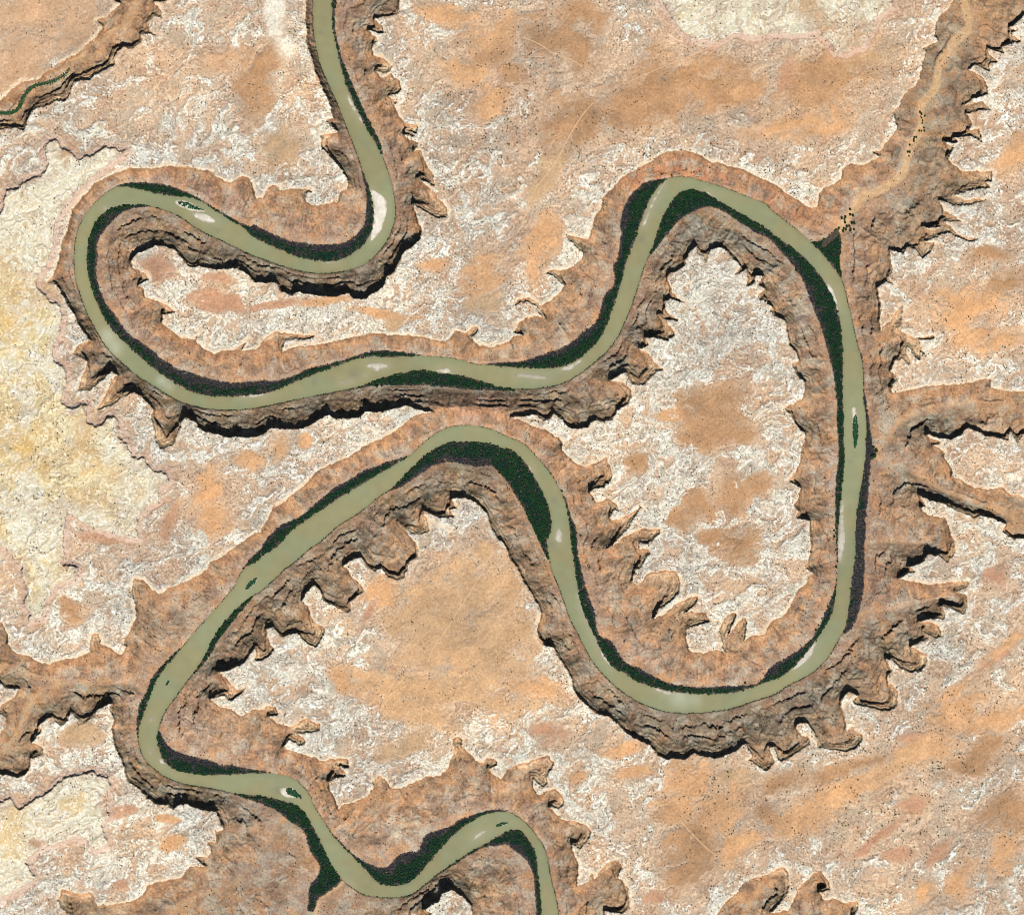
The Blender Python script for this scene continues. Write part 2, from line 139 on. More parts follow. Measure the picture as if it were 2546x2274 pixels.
# belts of riverside growth: bank, land edge, how far from the water the grey growth starts, name, label
BELT = [
    ('B', "c1r0 655,-300 655,0 635,60 628,150 640,270 670,380 700,500 760,620 810,740 870,870 930,990 990,1110 1012,1200", .75, 'dark green thicket belt on the right bank below the top edge of the photo'),
    ('A', "c0r0 880,1450 1000,1415 1200,1420 1350,1450 1520,1525 1650,1605 1780,1685 1900,1745 2038,1800 c1r1 0,-15", .72, 'dark green thicket belt opposite the small green island of the western loop'),
    ('A', "c1r1 0,-10 100,40 200,90 330,130 460,140 600,150 720,130 800,70 850,10 c1r0 870,1720 880,1600 870,1460 840,1330 808,1190", .45, 'thicket belt curling around the bend beside the large white sandbar'),
    ('B', "c0r0 1500,1735 1250,1625 1120,1605 1000,1625 900,1690 840,1760 c0r1 770,80 750,170 760,260 740,350 760,450 800,570 850,650 900,700", .5, 'thicket belt lining the inside of the far western bend'),
    ('B', "c0r1 900,700 950,780 1000,850 1100,910 1180,970 1250,1040 1320,1070 1350,1110 1450,1130 1550,1170 1700,1210 1850,1230 2000,1210 c1r1 60,1205 190,1210", .42, 'long thicket belt on the north bank past the western bend with a slate grey landward edge'),
    ('B', "c1r1 190,1205 330,1165 430,1110 560,1085 650,1060 720,1045 800,1010 880,985 1000,970 1100,980 1200,990 1300,1005 1380,1022", .7, 'narrow thicket belt on the north bank above the diamond shaped sandbar'),
    ('A', "c1r1 760,1275 860,1265 960,1250 1100,1250 1300,1245 1500,1260 1700,1285 1900,1290 2038,1290", .8, 'lens shaped thicket on the south bank of the middle reach'),
    ('B', "c1r1 1740,1083 1860,1072 1960,1063 c2r1 60,1062 120,1055 240,1020 350,980 430,950 520,900 600,820 680,770 720,700 740,600", .55, 'thicket belt on the left bank where the middle reach turns north'),
    ('B', "c2r1 740,600 760,530 830,480 850,400 820,310 870,260 880,150 890,60 c2r0 885,1755 890,1680 930,1560 1000,1480 1060,1430 1120,1400 1200,1392 1270,1380", .62, 'broad dark green thicket on the left bank below the orange northern wall'),
    ('A', "c2r1 1130,230 1200,130 1300,20 c2r0 1330,1730 1400,1680 1480,1640 1560,1600 1680,1635 1760,1690 1850,1750 1950,1815", .75, 'broad thicket filling the inside of the northern bend'),
    ('A', "c2r0 1950,1815 c3r1 50,90 120,170 190,250 270,350 340,470 380,600 420,700 460,790", .6, 'thicket belt running down the inner bank beside the crescent sandbar'),
    ('A', "c3r1 460,790 490,900 520,1000 550,1130 570,1250 585,1400 580,1500 590,1620 600,1819 c3r2 590,80 575,200 570,400", .75, 'narrow thicket belt on the inner bank across from the long green island'),
    ('A', "c3r2 570,400 570,560 580,700 585,820 590,900 570,1030 530,1160 480,1270 420,1380 380,1450 270,1530 180,1590 60,1650 c2r3 1985,5 1900,30 1800,35", .55, 'thicket belt around the inside of the south eastern bend'),
    ('A', "c2r3 1800,35 1650,40 1500,45 1350,35 1250,10 c2r2 1230,1760 1150,1730 1080,1690 1010,1650 950,1640 900,1590 850,1500 800,1440 730,1420 700,1340", .6, 'thicket belt on the inner bank of the southern bottom bend'),
    ('A', "c2r2 700,1340 690,1230 650,1120 620,1040 590,920 560,800 550,690 555,640 540,560 500,480 455,330 430,290 410,255", .55, 'thicket belt on the right bank below the broad dark green bend'),
    ('B', "c1r2 1070,275 1150,260 1210,210 1280,170 1360,110 1450,70 1560,60 1680,80 1730,100 1800,90 1850,90", .5, 'thicket belt on the inner bank of the central bend with slate grey landward edge'),
    ('B', "c1r2 1850,80 1900,130 1960,190 2000,240 2038,310 c2r2 40,280 120,400 190,540 250,680 290,760 320,830", 1.3, 'broadest dark green thicket, on the inside of the central bend'),
    ('A', "c0r2 1880,890 1930,830 1980,770 2038,725 c1r2 60,700 130,620 200,550 300,510 380,470 440,410 540,330 620,260 740,200 840,130 950,90 1060,50 1180,12 1230,0", .62, 'long straight thicket belt on the north bank of the central reach'),
    ('B', "c0r2 2000,1065 1960,1125 1890,1205 1815,1305 1735,1395 1700,1450 1650,1540 1590,1630 1510,1710", 1.1, 'thin green strip on the south east bank of the lower straight reach'),
    ('A', "c0r2 1395,1510 1320,1580 1240,1660 1165,1750 c0r3 1150,60 1105,130 1070,200 1060,300 1055,400 1072,450", .7, 'thin thicket strip at the mouth of the western side canyon'),
    ('B', "c0r3 1235,380 1270,450 1310,510 1380,550 1470,580 1560,600 1650,620 1720,660 1800,650 1900,680 2038,695 c1r3 120,708 220,733", .5, 'slate grey and green thicket belt inside the south western bend'),
    ('A', "c0r3 1790,872 1880,910 1980,940 c1r3 63,955 130,990 200,1020 250,1080 300,1110 350,1140 400,1180 410,1240 440,1330", .7, 'thicket belt on the left bank beside the island with a white sand tip'),
    ('A', "c1r3 440,1330 490,1400 520,1460 490,1530 440,1580 420,1640 430,1700 410,1790 470,1810 500,1700 560,1660 640,1610 685,1560", .75, 'triangular thicket at the mouth of the southern tributary'),
    ('B', "c1r3 610,1190 690,1260 740,1320 850,1400 930,1440 1020,1455 1060,1440 1110,1370 1180,1330 1290,1330 1310,1240 1350,1180 1440,1165 1540,1130 1600,1080 1700,1050 1800,1010 1900,1000 1980,1010", .55, 'broad slate grey and green thicket inside the southernmost bend'),
    ('A', "c1r3 1480,1490 1600,1410 1700,1345 1820,1290 1940,1280 c2r3 0,1270 40,1310 120,1360 180,1440 210,1520 215,1600 225,1700 230,1780 230,2400", .5, 'thicket belt inside the last bend at the bottom edge of the photo'),
    ('B', "c3r1 380,125 480,110 560,40 590,10 610,60 625,130 605,260 625,400", 1.2, 'triangular green thicket at the mouth of the north eastern wash'),
    ('B', "c3r1 755,960 790,1020 790,1200 810,1350 835,1500 855,1620 860,1740 905,1755 880,1819 c3r2 850,40 845,150 830,330 810,500", .35, 'slate grey thicket belt on the outer bank beside the long green island'),
    ('B', "c3r2 810,500 805,700 800,850 800,1000 780,1150 750,1250 720,1340 650,1400", .3, 'slate grey thicket belt on the outer bank of the eastern reach'),
]

# sandbars (outline, brightness, label) and islands (sand, green, label)
BARS = [
    ("c1r0 725,720 745,750 800,850 860,960 840,950 770,850 730,770", .8, 'slim pale sandbar along the right bank below the top of the photo'),
    ("c1r0 905,1462 980,1500 1040,1560 1045,1620 1010,1750 985,1819 c1r1 960,80 905,135 915,60 c1r0 925,1780 942,1680 930,1560 910,1490", .95, 'largest white sandbar, in the bend of the upper river'),
    ("c1r1 520,285 590,298 665,284 590,278", .7, 'tiny pale sandbar at the bottom of the upper bend'),
    ("c0r0 1480,1655 1540,1650 1620,1670 1695,1730 1600,1738 1530,1700", .9, 'bright sandbar just downstream of the small green island in the western loop'),
    ("c0r0 785,1600 850,1608 800,1650", .55, 'dull triangular sandbar at the head of the western bend'),
    ("c0r1 1850,1333 2000,1312 c1r1 60,1310 150,1302 60,1332 0,1340 c0r1 1930,1342", .75, 'slim sandbar along the thicket after the western bend'),
    ("c1r1 860,1100 920,1073 1000,1070 1072,1095 1000,1120 960,1142 920,1118", .75, 'diamond shaped sandbar in the middle of the river'),
    ("c1r1 650,1215 700,1208 790,1203 705,1238", .5, 'dull flat sandbar upstream of the diamond shaped one'),
    ("c1r1 850,1160 895,1170 870,1178", .6, 'smallest sandbar, beside the diamond shaped one'),
    ("c1r1 1405,1138 1450,1115 1510,1108 1572,1158 1500,1152", .85, 'white sandbar at the tip of the lens shaped thicket'),
    ("c2r1 50,1155 150,1153 260,1168 352,1185 280,1202 180,1195 60,1175", .65, 'long streaked sandbar in mid river before the river turns north'),
    ("c2r1 405,1120 480,1092 540,1062 605,1025 580,1062 490,1132 440,1132", .75, 'pale sandbar tucked under the left bank where the river turns north'),
    ("c2r0 1262,1382 1240,1405 1190,1480 1140,1550 1110,1630 1065,1730 1045,1775 1087,1745 1100,1700 1125,1640 1175,1530 1225,1445", .8, 'long thin sandbar edging the thicket below the northern wall'),
    ("c2r0 1530,1482 1600,1502 1640,1545 1560,1502", .7, 'tiny sandbar at the top of the northern bend'),
    ("c3r1 485,430 530,455 572,540 592,620 592,680 558,610 515,520", .85, 'crescent sandbar on the inner bank of the eastern reach'),
    ("c3r2 625,335 642,350 635,450 642,580 652,680 635,750 615,855 598,835 588,780 597,650 603,500", .7, 'long pale sandbar on the inner bank below the long island'),
    ("c3r2 432,1445 395,1560 340,1622 240,1690 225,1680 320,1580 360,1520", .75, 'pale sandbar on the inside of the south eastern bend'),
    ("c2r3 1140,45 1220,72 1320,92 1250,108 1180,82", .7, 'short sandbar on the inside of the southern bottom bend'),
    ("c2r2 560,1120 625,1260 665,1380 725,1500 785,1580 830,1650 770,1625 738,1560 695,1440 635,1320 588,1220", .72, 'very thin sandbar hugging the right bank above the southern bend'),
    ("c2r2 168,60 200,115 217,195 195,165 172,105", .85, 'small white sandbar beside the broadest thicket'),
    ("c2r2 395,555 432,610 442,650 415,702 372,655 385,600", .7, 'diamond shaped sandbar downstream of the broadest thicket'),
    ("c0r3 1235,598 1252,600 1292,662 1240,640", .9, 'small white sandbar inside the south western bend'),
    ("c0r3 1165,268 1190,290 1172,325 1152,312", .5, 'faint sandbar in mid river above the south western bend'),
    ("c0r3 1160,515 1183,580 1147,560", .5, 'faint sandbar in mid river at the south western bend'),
    ("c1r3 1703,1232 1760,1178 1832,1158 1792,1192 1722,1242", .75, 'slender pale sandbar beside the last small island'),
    ("c1r3 690,1545 740,1568 795,1612 740,1592", .8, 'orange sandbar at the mouth of the southern tributary'),
]
ISLES = [
    ("c0r0 1338,1568 1400,1548 1480,1575 1560,1615 1615,1652 1500,1645 1420,1622", "c0r0 1372,1570 1440,1568 1520,1605 1600,1640 1480,1622 1410,1600", 'small green island with pale sand edges in the western loop'),
    ("c3r1 697,1425 722,1405 745,1460 758,1600 742,1705 724,1775 716,1700 708,1560 700,1500", "c3r1 716,1490 738,1465 756,1600 741,1700 724,1752 712,1650 710,1560", 'long green island with a sand tip in the eastern reach'),
    ("c0r2 1895,1058 1935,988 2010,950 1992,1002 1932,1055", "c0r2 1902,1052 1940,992 2003,956 1988,1000 1930,1050", 'small green island in the lower straight reach'),
    ("c0r2 1282,1808 1315,1738 1320,1790 c0r3 1290,38", "c0r2 1287,1800 1314,1745 1315,1788 c0r3 1290,30", 'smallest green island, above the south western bend'),
    ("c1r3 190,832 245,828 292,826 335,858 378,905 378,924 330,908 270,915 212,882", "c1r3 245,840 290,829 330,860 376,905 376,921 320,905 262,882", 'green island with a broad white sand tip in the southern reach'),
    ("c1r3 1882,1132 1918,1103 1995,1098 1962,1123 1900,1140", "c1r3 1890,1130 1920,1106 1990,1101 1960,1120 1900,1137", 'last small green island before the bottom edge'),
]
TRACK = [
    ("c2r0 -60,2000 100,1800 160,1640 170,1570 250,1430 380,1280 440,1150 510,1020 600,880 680,800", 'straight pale dirt track running north on the central plateau'),
    ("c2r0 910,655 1090,577 1280,495 1460,425 1630,350", 'straight pale dirt track across the brown sand flat'),
    ("c2r0 120,290 250,340 330,400 420,440 520,470 640,560 730,600", 'faint winding dirt track in the brown sand north of the flat'),
    ("c1r2 1870,770 1780,920 1690,1070 1580,1240 1480,1400 1400,1500 1360,1620", 'faint dirt track across the tan sand of the lower middle mesa'),
    ("c1r3 1365,0 1320,150 1310,250 1310,360", 'faint dirt track at the south end of the tan sand sheet'),
    ("c1r3 1400,0 1600,70 1860,150", 'faint dirt track crossing the south edge of the tan sand sheet'),
    ("c2r3 1360,1090 1450,1190 1550,1290 1640,1360", 'faint dirt track in the brown flat near the bottom edge'),
    ("c3r3 1460,440 1580,370 1700,290 1780,230", 'faint dirt track in the orange sand of the south east plateau'),
]
# smooth sand sheets on the plateaus: centre, radii (tile points), tilt, kind
SAND = """c2r0 1150,720 430,190 -28 B; c2r0 1350,620 300,150 -20 B; c2r0 950,900 230,110 -10 B; c2r0 520,930 190,180 30 B; c2r0 420,330 300,130 25 B; c2r0 560,120 170,130 20 B; c2r0 1700,700 250,160 -30 B; c2r0 330,1350 70,240 30 T; c2r0 1850,720 90,60 0 O
c3r0 520,600 380,190 -25 B; c3r0 330,720 240,110 -15 B; c3r0 380,100 130,80 30 T; c3r0 250,960 340,70 -15 O; c3r0 800,480 200,60 -20 T; c3r0 200,650 80,150 10 R; c3r0 1950,1200 100,180 20 O; c3r0 450,1000 200,60 -20 O
c1r0 1900,260 170,170 -35 O; c1r0 170,130 60,190 0 W; c1r0 250,380 70,60 30 W; c1r0 1650,560 200,90 0 O; c1r0 1850,470 160,90 -20 B; c1r0 1500,110 200,60 10 O; c1r0 50,640 90,230 10 B; c1r0 220,1170 110,140 -10 T; c1r0 1990,580 90,80 0 B; c1r0 1850,800 120,90 -30 O
c0r0 1960,650 110,230 5 B; c0r0 300,90 420,110 -8 P; c0r0 150,500 160,200 -20 P; c0r0 600,250 220,160 -40 P; c0r0 500,1240 40,70 0 T; c0r0 1700,480 120,60 -20 P
c1r1 1780,380 110,170 35 O; c1r1 1420,300 110,40 -10 O; c1r1 1000,690 200,30 8 O; c1r1 1090,750 60,60 30 T; c1r1 1700,620 60,60 -30 T; c1r1 1850,600 80,90 -40 T; c1r1 200,1740 60,90 0 O; c1r1 390,1680 50,40 20 O; c1r1 550,590 180,30 -5 O; c1r1 170,620 160,25 -10 R
c2r1 1560,1400 260,140 -20 B; c2r1 1700,1550 220,140 -20 B; c2r1 1550,1600 160,110 0 B; c2r1 1850,1640 90,50 -30 B; c2r1 250,180 100,220 25 O; c2r1 1280,1480 90,40 -10 O
c3r1 1600,600 230,110 0 O; c3r1 1500,720 130,90 0 O; c3r1 1650,880 160,70 -10 O; c3r1 1900,470 160,70 -25 B; c3r1 1850,900 150,60 -20 O; c3r1 1750,250 150,60 0 B
c0r1 150,480 140,130 -30 C; c0r1 300,560 110,90 -20 C; c0r1 40,330 50,70 0 C; c0r1 1700,600 200,60 10 R; c0r1 1700,420 120,50 10 R; c0r1 1250,330 90,100 -20 R; c0r1 100,820 130,120 -40 Y; c0r1 130,1700 160,90 0 Y; c0r1 700,1680 90,160 0 C
c0r2 150,80 180,90 0 Y; c0r2 720,350 100,110 -20 C; c0r2 1100,280 55,60 0 C; c0r2 880,200 120,80 -20 C; c0r2 1600,280 90,160 20 O; c0r2 1680,500 110,90 -30 O; c0r2 1950,60 100,60 0 O; c0r2 700,80 60,120 0 Y; c0r2 1330,520 40,140 25 R; c0r2 570,1230 70,80 0 B; c0r2 800,660 160,35 10 R
c1r2 1750,1100 400,260 -40 D; c1r2 1850,1000 200,170 0 D; c1r2 1450,1330 300,320 -30 D; c1r2 1800,1550 330,320 0 D; c1r2 1100,1380 60,60 0 D; c1r2 900,1240 25,120 30 R; c1r2 1780,720 70,60 0 D; c1r2 700,1740 90,80 0 O; c1r2 1000,1060 110,90 30 O; c1r2 1250,1230 200,90 -20 D
c2r2 40,1050 80,180 10 D; c2r2 1850,290 180,120 -20 B; c2r2 1490,390 120,90 0 B; c2r2 1350,490 90,70 10 B; c2r2 1820,700 130,130 20 B; c2r2 1590,620 100,60 0 B; c2r2 1300,500 70,60 0 B; c2r2 60,1350 130,130 0 D; c2r2 1000,70 60,70 0 B
c3r2 1810,940 90,60 0 R; c3r2 1900,1480 200,40 -35 O; c3r2 1800,1600 200,25 -35 R
c0r3 100,1180 120,190 0 Y; c0r3 560,930 80,50 -10 Y; c0r3 960,1020 150,40 -5 R; c0r3 1310,1070 80,30 5 O; c0r3 640,410 140,70 0 T; c0r3 940,1580 45,40 0 R; c0r3 300,1250 60,30 0 R; c0r3 1350,1250 90,50 -15 O
c1r3 1300,60 520,110 5 D; c1r3 1300,250 250,90 20 D; c1r3 1850,170 160,60 5 D; c1r3 1250,490 150,50 -25 T; c1r3 950,30 190,70 20 D; c1r3 1030,560 70,50 -20 T
c2r3 200,40 260,80 10 O; c2r3 1440,1300 180,250 20 B; c2r3 1480,1150 170,90 0 B; c2r3 1450,760 150,160 20 O; c2r3 1000,700 120,40 -10 O; c2r3 900,520 130,40 -10 O; c2r3 350,400 120,50 15 R; c2r3 1780,740 110,55 0 T; c2r3 1300,1000 120,110 0 O; c2r3 1650,1000 240,140 -30 O; c2r3 1800,1280 170,90 -35 O; c2r3 1350,520 70,50 0 O; c2r3 560,740 60,40 0 O; c2r3 1350,1480 120,90 -20 B; c2r3 1150,1680 70,40 -30 R
c3r3 1930,1020 230,120 -25 B; c3r3 900,1210 260,28 -38 R; c3r3 1170,950 90,60 -10 R; c3r3 620,690 300,50 -18 B; c3r3 1000,680 330,50 -28 D; c3r3 600,880 420,70 -22 O; c3r3 1250,560 260,80 -15 O; c3r3 1500,250 200,100 -35 O; c3r3 1800,280 230,60 -15 O; c3r3 300,1080 250,110 -30 O; c3r3 1080,1340 100,45 0 R; c3r3 1390,1310 110,35 -50 R; c3r3 1900,1320 90,160 20 O; c3r3 1560,1550 70,140 25 O; c3r3 150,780 130,60 -20 B; c3r3 1600,650 200,70 -20 B; c3r3 800,620 200,40 -10 B; c3r3 1750,500 150,60 -20 B; c3r3 80,1050 90,110 -30 B; c3r3 1250,1640 60,80 20 O; c3r3 1480,80 180,40 -30 O; c3r3 1150,470 70,45 -10 R"""


# ------------------------------------------------------------------ raster helpers
RS = 2.0
RX0, RY0, RX1, RY1 = -420, -420, W + 420, HT + 420
NX, NY = int((RX1 - RX0) / RS), int((RY1 - RY0) / RS)
rxs = (RX0 + (np.arange(NX) + .5) * RS).astype(F)
rys = (RY0 + (np.arange(NY) + .5) * RS).astype(F)


def smooth_poly(p, closed=True, n=2):
    for _ in range(n):
        q = np.roll(p, -1, 0) if closed else p[1:]
        a = p if closed else p[:-1]
        r = np.empty((len(a) * 2, 2), F)
        r[0::2] = .75 * a + .25 * q
        r[1::2] = .25 * a + .75 * q
        if not closed:
            r = np.vstack([p[:1], r, p[-1:]])
        p = r
    return p


def fill(p, xs=rxs, ys=rys):
    """even-odd fill of a polygon on a raster"""
    m = np.zeros((len(ys), len(xs)), bool)
    x0, y0 = p[:, 0], p[:, 1]
    x1, y1 = np.roll(x0, -1), np.roll(y0, -1)
    j0 = max(0, int(np.searchsorted(ys, p[:, 1].min())))
    j1 = min(len(ys), int(np.searchsorted(ys, p[:, 1].max())))
    for j in range(j0, j1):
        y = ys[j]
        k = (y0 <= y) != (y1 <= y)
        if not k.any():
            continue
        xc = np.sort(x0[k] + (y - y0[k]) / (y1[k] - y0[k]) * (x1[k] - x0[k]))
        ii = np.searchsorted(xs, xc)
        for a, b in zip(ii[0::2], ii[1::2]):
            m[j, a:b] = True
    return m


def stroke(m, line, w):
    line = smooth_poly(line, False, 1)
    for (ax, ay), (bx, by) in zip(line[:-1], line[1:]):
        n = max(2, int(math.hypot(bx - ax, by - ay) / RS) + 1)
        for t in np.linspace(0, 1, n):
            x, y = ax + (bx - ax) * t, ay + (by - ay) * t
            i0, i1 = int((x - w - RX0) / RS), int((x + w - RX0) / RS) + 1
            j0, j1 = int((y - w - RY0) / RS), int((y + w - RY0) / RS) + 1
            if i1 > 0 and j1 > 0 and i0 < NX and j0 < NY:
                m[max(j0, 0):j1, max(i0, 0):i1] = True


def edt(mask, R, near=False):
    """distance in px to the nearest True cell, capped at R px"""
    ny, nx = mask.shape
    Rc = int(R / RS)
    BIG = F(Rc + 1)
    d = np.where(mask, F(0), BIG).astype(F)
    for j in range(1, ny):
        np.minimum(d[j], d[j - 1] + 1, out=d[j])
    for j in range(ny - 2, -1, -1):
        np.minimum(d[j], d[j + 1] + 1, out=d[j])
    d2 = d * d
    best = d2.copy()
    arg = np.zeros(mask.shape, np.int16) if near else None
    for s in range(1, Rc + 1):
        for sg in (-1, 1):
            if sg > 0:
                src, dst = d2[:, s:], best[:, :-s]
                ar = arg[:, :-s] if near else None
            else:
                src, dst = d2[:, :-s], best[:, s:]
                ar = arg[:, s:] if near else None
            c = src + F(s * s)
            if near:
                k = c < dst
                ar[k] = s * sg
            np.minimum(dst, c, out=dst)
    o = np.minimum(np.sqrt(best), BIG) * F(RS)
    return (o, arg) if near else o


def blur(a, n=1):
    for _ in range(n):
        b = np.pad(a, 1, mode='edge')
        a = (b[:-2, 1:-1] + b[2:, 1:-1] + 2 * b[1:-1, 1:-1]) * F(.25)
        b = np.pad(a, 1, mode='edge')
        a = (b[1:-1, :-2] + b[1:-1, 2:] + 2 * b[1:-1, 1:-1]) * F(.25)
    return a


def sample(f, x, y):
    u = np.clip((x - RX0) / RS - .5, 0, NX - 1.001).astype(F)
    v = np.clip((y - RY0) / RS - .5, 0, NY - 1.001).astype(F)
    i, j = u.astype(np.int32), v.astype(np.int32)
    u -= i
    v -= j
    k = j * NX + i
    f = f.ravel()
    return (f[k] * (1 - u) + f[k + 1] * u) * (1 - v) + (f[k + NX] * (1 - u) + f[k + NX + 1] * u) * v


_perm = rng.permutation(4096).astype(np.int32)
_ang = rng.random(4096) * 2 * np.pi
_gx, _gy = np.cos(_ang).astype(F), np.sin(_ang).astype(F)


def gn(x, y, wl, seed=0):
    """gradient noise, about -1..1"""
    x = (x / F(wl)).astype(F) + F(seed * 17.3 + 5000)
    y = (y / F(wl)).astype(F) + F(seed * 9.1 + 5000)
    i, j = x.astype(np.int32), y.astype(np.int32)
    fx, fy = x - i, y - j
    i = i + seed * 131

    def g(a, b, dx, dy):
        h = _perm[(_perm[(i + a) & 4095] + j + b) & 4095]
        return _gx[h] * dx + _gy[h] * dy
    u = fx * fx * fx * (fx * (fx * 6 - 15) + 10)
    v = fy * fy * fy * (fy * (fy * 6 - 15) + 10)
    a = g(0, 0, fx, fy)
    b = g(1, 0, fx - 1, fy)
    c = g(0, 1, fx, fy - 1)
    d = g(1, 1, fx - 1, fy - 1)
    a += u * (b - a)
    c += u * (d - c)
    return (a + v * (c - a)) * F(1.5)


def fbm(x, y, wl, o=3, seed=0, gain=.5):
    r = gn(x, y, wl, seed)
    a = 1.0
    for k in range(1, o):
        a *= gain
        r = r + F(a) * gn(x, y, wl / 2.03 ** k, seed + k)
    return r


def ss(a, b, x):
    t = np.clip((x - a) / (b - a), 0, 1)
    return t * t * (3 - 2 * t)


def mix(a, b, t):
    return a + (b - a) * t


# ------------------------------------------------------------------ distance fields
river = np.vstack([smooth_poly(BANK_A, False), smooth_poly(BANK_B, False)[::-1]])
WATER = fill(river)
HI = np.zeros_like(WATER)
for p in HIGH:
    HI |= fill(p)
for p in LOWCUT:
    HI &= ~fill(p)
HI &= ~WATER
TI = np.zeros_like(WATER)
for p in TIER:
    TI |= fill(p)
TI &= HI


def dense(p, st=4.0):
    out = []
    for a, b in zip(p[:-1], p[1:]):
        n = max(1, int(np.hypot(*(b - a)) / st))
        for t in range(n):
            out.append(a + (b - a) * t / n)
    return np.array(out, F)


bank = {'A': dense(smooth_poly(BANK_A, False)), 'B': dense(smooth_poly(BANK_B, False))}
BELTS = []
VEG = np.zeros_like(WATER)
BELT_ID = np.zeros(WATER.shape, np.int16)
for n, (bk, s, thr, label) in enumerate(BELT):
    e = smooth_poly(P(s), False, 1)
    b = bank[bk]
    i0 = int(np.argmin(((b - e[0]) ** 2).sum(1)))
    i1 = int(np.argmin(((b - e[-1]) ** 2).sum(1)))
    seg = b[i1:i0 + 1] if i1 <= i0 else b[i0:i1 + 1][::-1]
    m = fill(np.vstack([e, seg])) & ~WATER
    VEG |= m
    BELT_ID[m] = n + 1
    BELTS.append((thr + .14, label))
HI &= ~VEG
WASHM = np.zeros_like(WATER)
for k, l in WASH.items():
    stroke(WASHM, l, WASHW[k] * .5)
BASE = WATER | VEG | (WASHM & ~HI)
print('masks', time.time() - T0)
R_ = 330
dB, nb = edt(BASE, R_, True)
dH = edt(HI, R_)
dL = edt(~HI, 160)
# the lower, main cliff follows a smoother line than the rim: it closes off the narrow alcoves
RC = 42
HI2 = (edt(~(dH <= RC), 56) > RC - 3) & ~WATER & ~VEG
HI2 &= ~(edt(WASHM, 30) < 13)
HI2 |= HI
dH2 = blur(edt(HI2, R_))
dI2 = blur(edt(~HI2, 80))
# how far the ledges reach out from the rim: wide in amphitheatres, narrow on noses
al = np.where(HI2 & ~HI, np.minimum(dH + dI2, 60), 0).astype(F)
wt = (~HI).astype(F)
for _ in range(14):
    al, wt = blur(al), blur(wt)
ALC = al / np.maximum(wt, 1e-3)
sdW = blur(edt(WATER, 60) - edt(~WATER, 60))
sdT = blur(edt(TI, 60) - edt(~TI, 60))
dWash = edt(WASHM, 60)
WM2 = np.zeros_like(WATER)
stroke(WM2, WASH['ne'], 4.5)
stroke(WM2, WASH['sw'], 1.5)
dWash2 = edt(WM2, 40)
dVin = edt(~VEG, 60)
VEGs = blur(VEG.astype(F), 1)
# far distance to the water on a coarse raster: how high the side canyons' floors have climbed
k8 = 4
wc = WATER[:NY // k8 * k8, :NX // k8 * k8].reshape(NY // k8, k8, NX // k8, k8).any((1, 3))
dFar = edt(wc, 160) * k8
jj = np.clip(((rys - RY0) / (RS * k8)).astype(int), 0, wc.shape[0] - 1)
ii = np.clip(((rxs - RX0) / (RS * k8)).astype(int), 0, wc.shape[1] - 1)
dFar = blur(dFar[jj][:, ii], 6)
dB, dH, dL = blur(dB), blur(dH), blur(dL)
thrmap = np.zeros(WATER.shape, F)
for n, (thr, _) in enumerate(BELTS):
    thrmap[BELT_ID == n + 1] = thr
nbx = (rxs[None, :] + nb * F(RS)).astype(F)
print('distance fields', time.time() - T0)


# sand sheets
def sandlist():
    out = []
    for part in SAND.replace('\n', ';').split(';'):
        part = part.strip()
        if not part:
            continue
        t = part.split()
        if t[0][0] == 'c':
            o = (TX[int(t[0][1])], TY[int(t[0][3])])
            t = t[1:]
        c = [float(v) for v in t[0].split(',')]
        r = [float(v) / ZS for v in t[1].split(',')]
        out.append((o[0] + c[0] / ZS, o[1] + c[1] / ZS, r[0], r[1], math.radians(float(t[2])), t[3]))
    return out


# ------------------------------------------------------------------ terrain
def axis(n, lo, hi):
    a = np.arange(lo - 130, hi + 130.01, STEP)
    g = 1.22 ** np.arange(1, 34) * STEP * 1.3
    g = np.cumsum(g)
    return np.concatenate([(a[0] - g)[::-1], a, a[-1] + g]).astype(F)


gx, gy = axis(0, 0, W), axis(1, 0, HT)
X, Y = np.meshgrid(gx, gy)
SH = X.shape
X, Y = X.ravel(), Y.ravel()
print('grid', SH, time.time() - T0)

# rims are crinkled by moving the sample point
n1x, n1y = fbm(X, Y, 46, 3, 1), fbm(X, Y, 46, 3, 11)
n2x, n2y = fbm(X, Y, 11, 2, 21), fbm(X, Y, 11, 2, 31)
wx, wy = n1x * 3.2 + n2x * 2.0, n1y * 3.2 + n2y * 2.0
sB, sH_, sL = sample(dB, X + wx, Y + wy), sample(dH, X + wx, Y + wy), sample(dL, X + wx, Y + wy)
sW = sample(sdW, X + n2x * .8, Y + n2y * .8)
sT = sample(sdT, X + wx * 1.5, Y + wy * 1.5)
sVeg = sample(VEGs, X + n2x * 1.6, Y + n2y * 1.6)
sFar = sample(dFar, X, Y)
sWash = sample(dWash, X + n1x * 1.5 + n2x * 1.5, Y + n1y * 1.5 + n2y * 1.5)
s2, i2 = sample(dH2, X + wx * .8, Y + wy * .8), sample(dI2, X + wx * .8, Y + wy * .8)
fx = sample(nbx, X, Y)
sBr = sample(dB, X, Y)
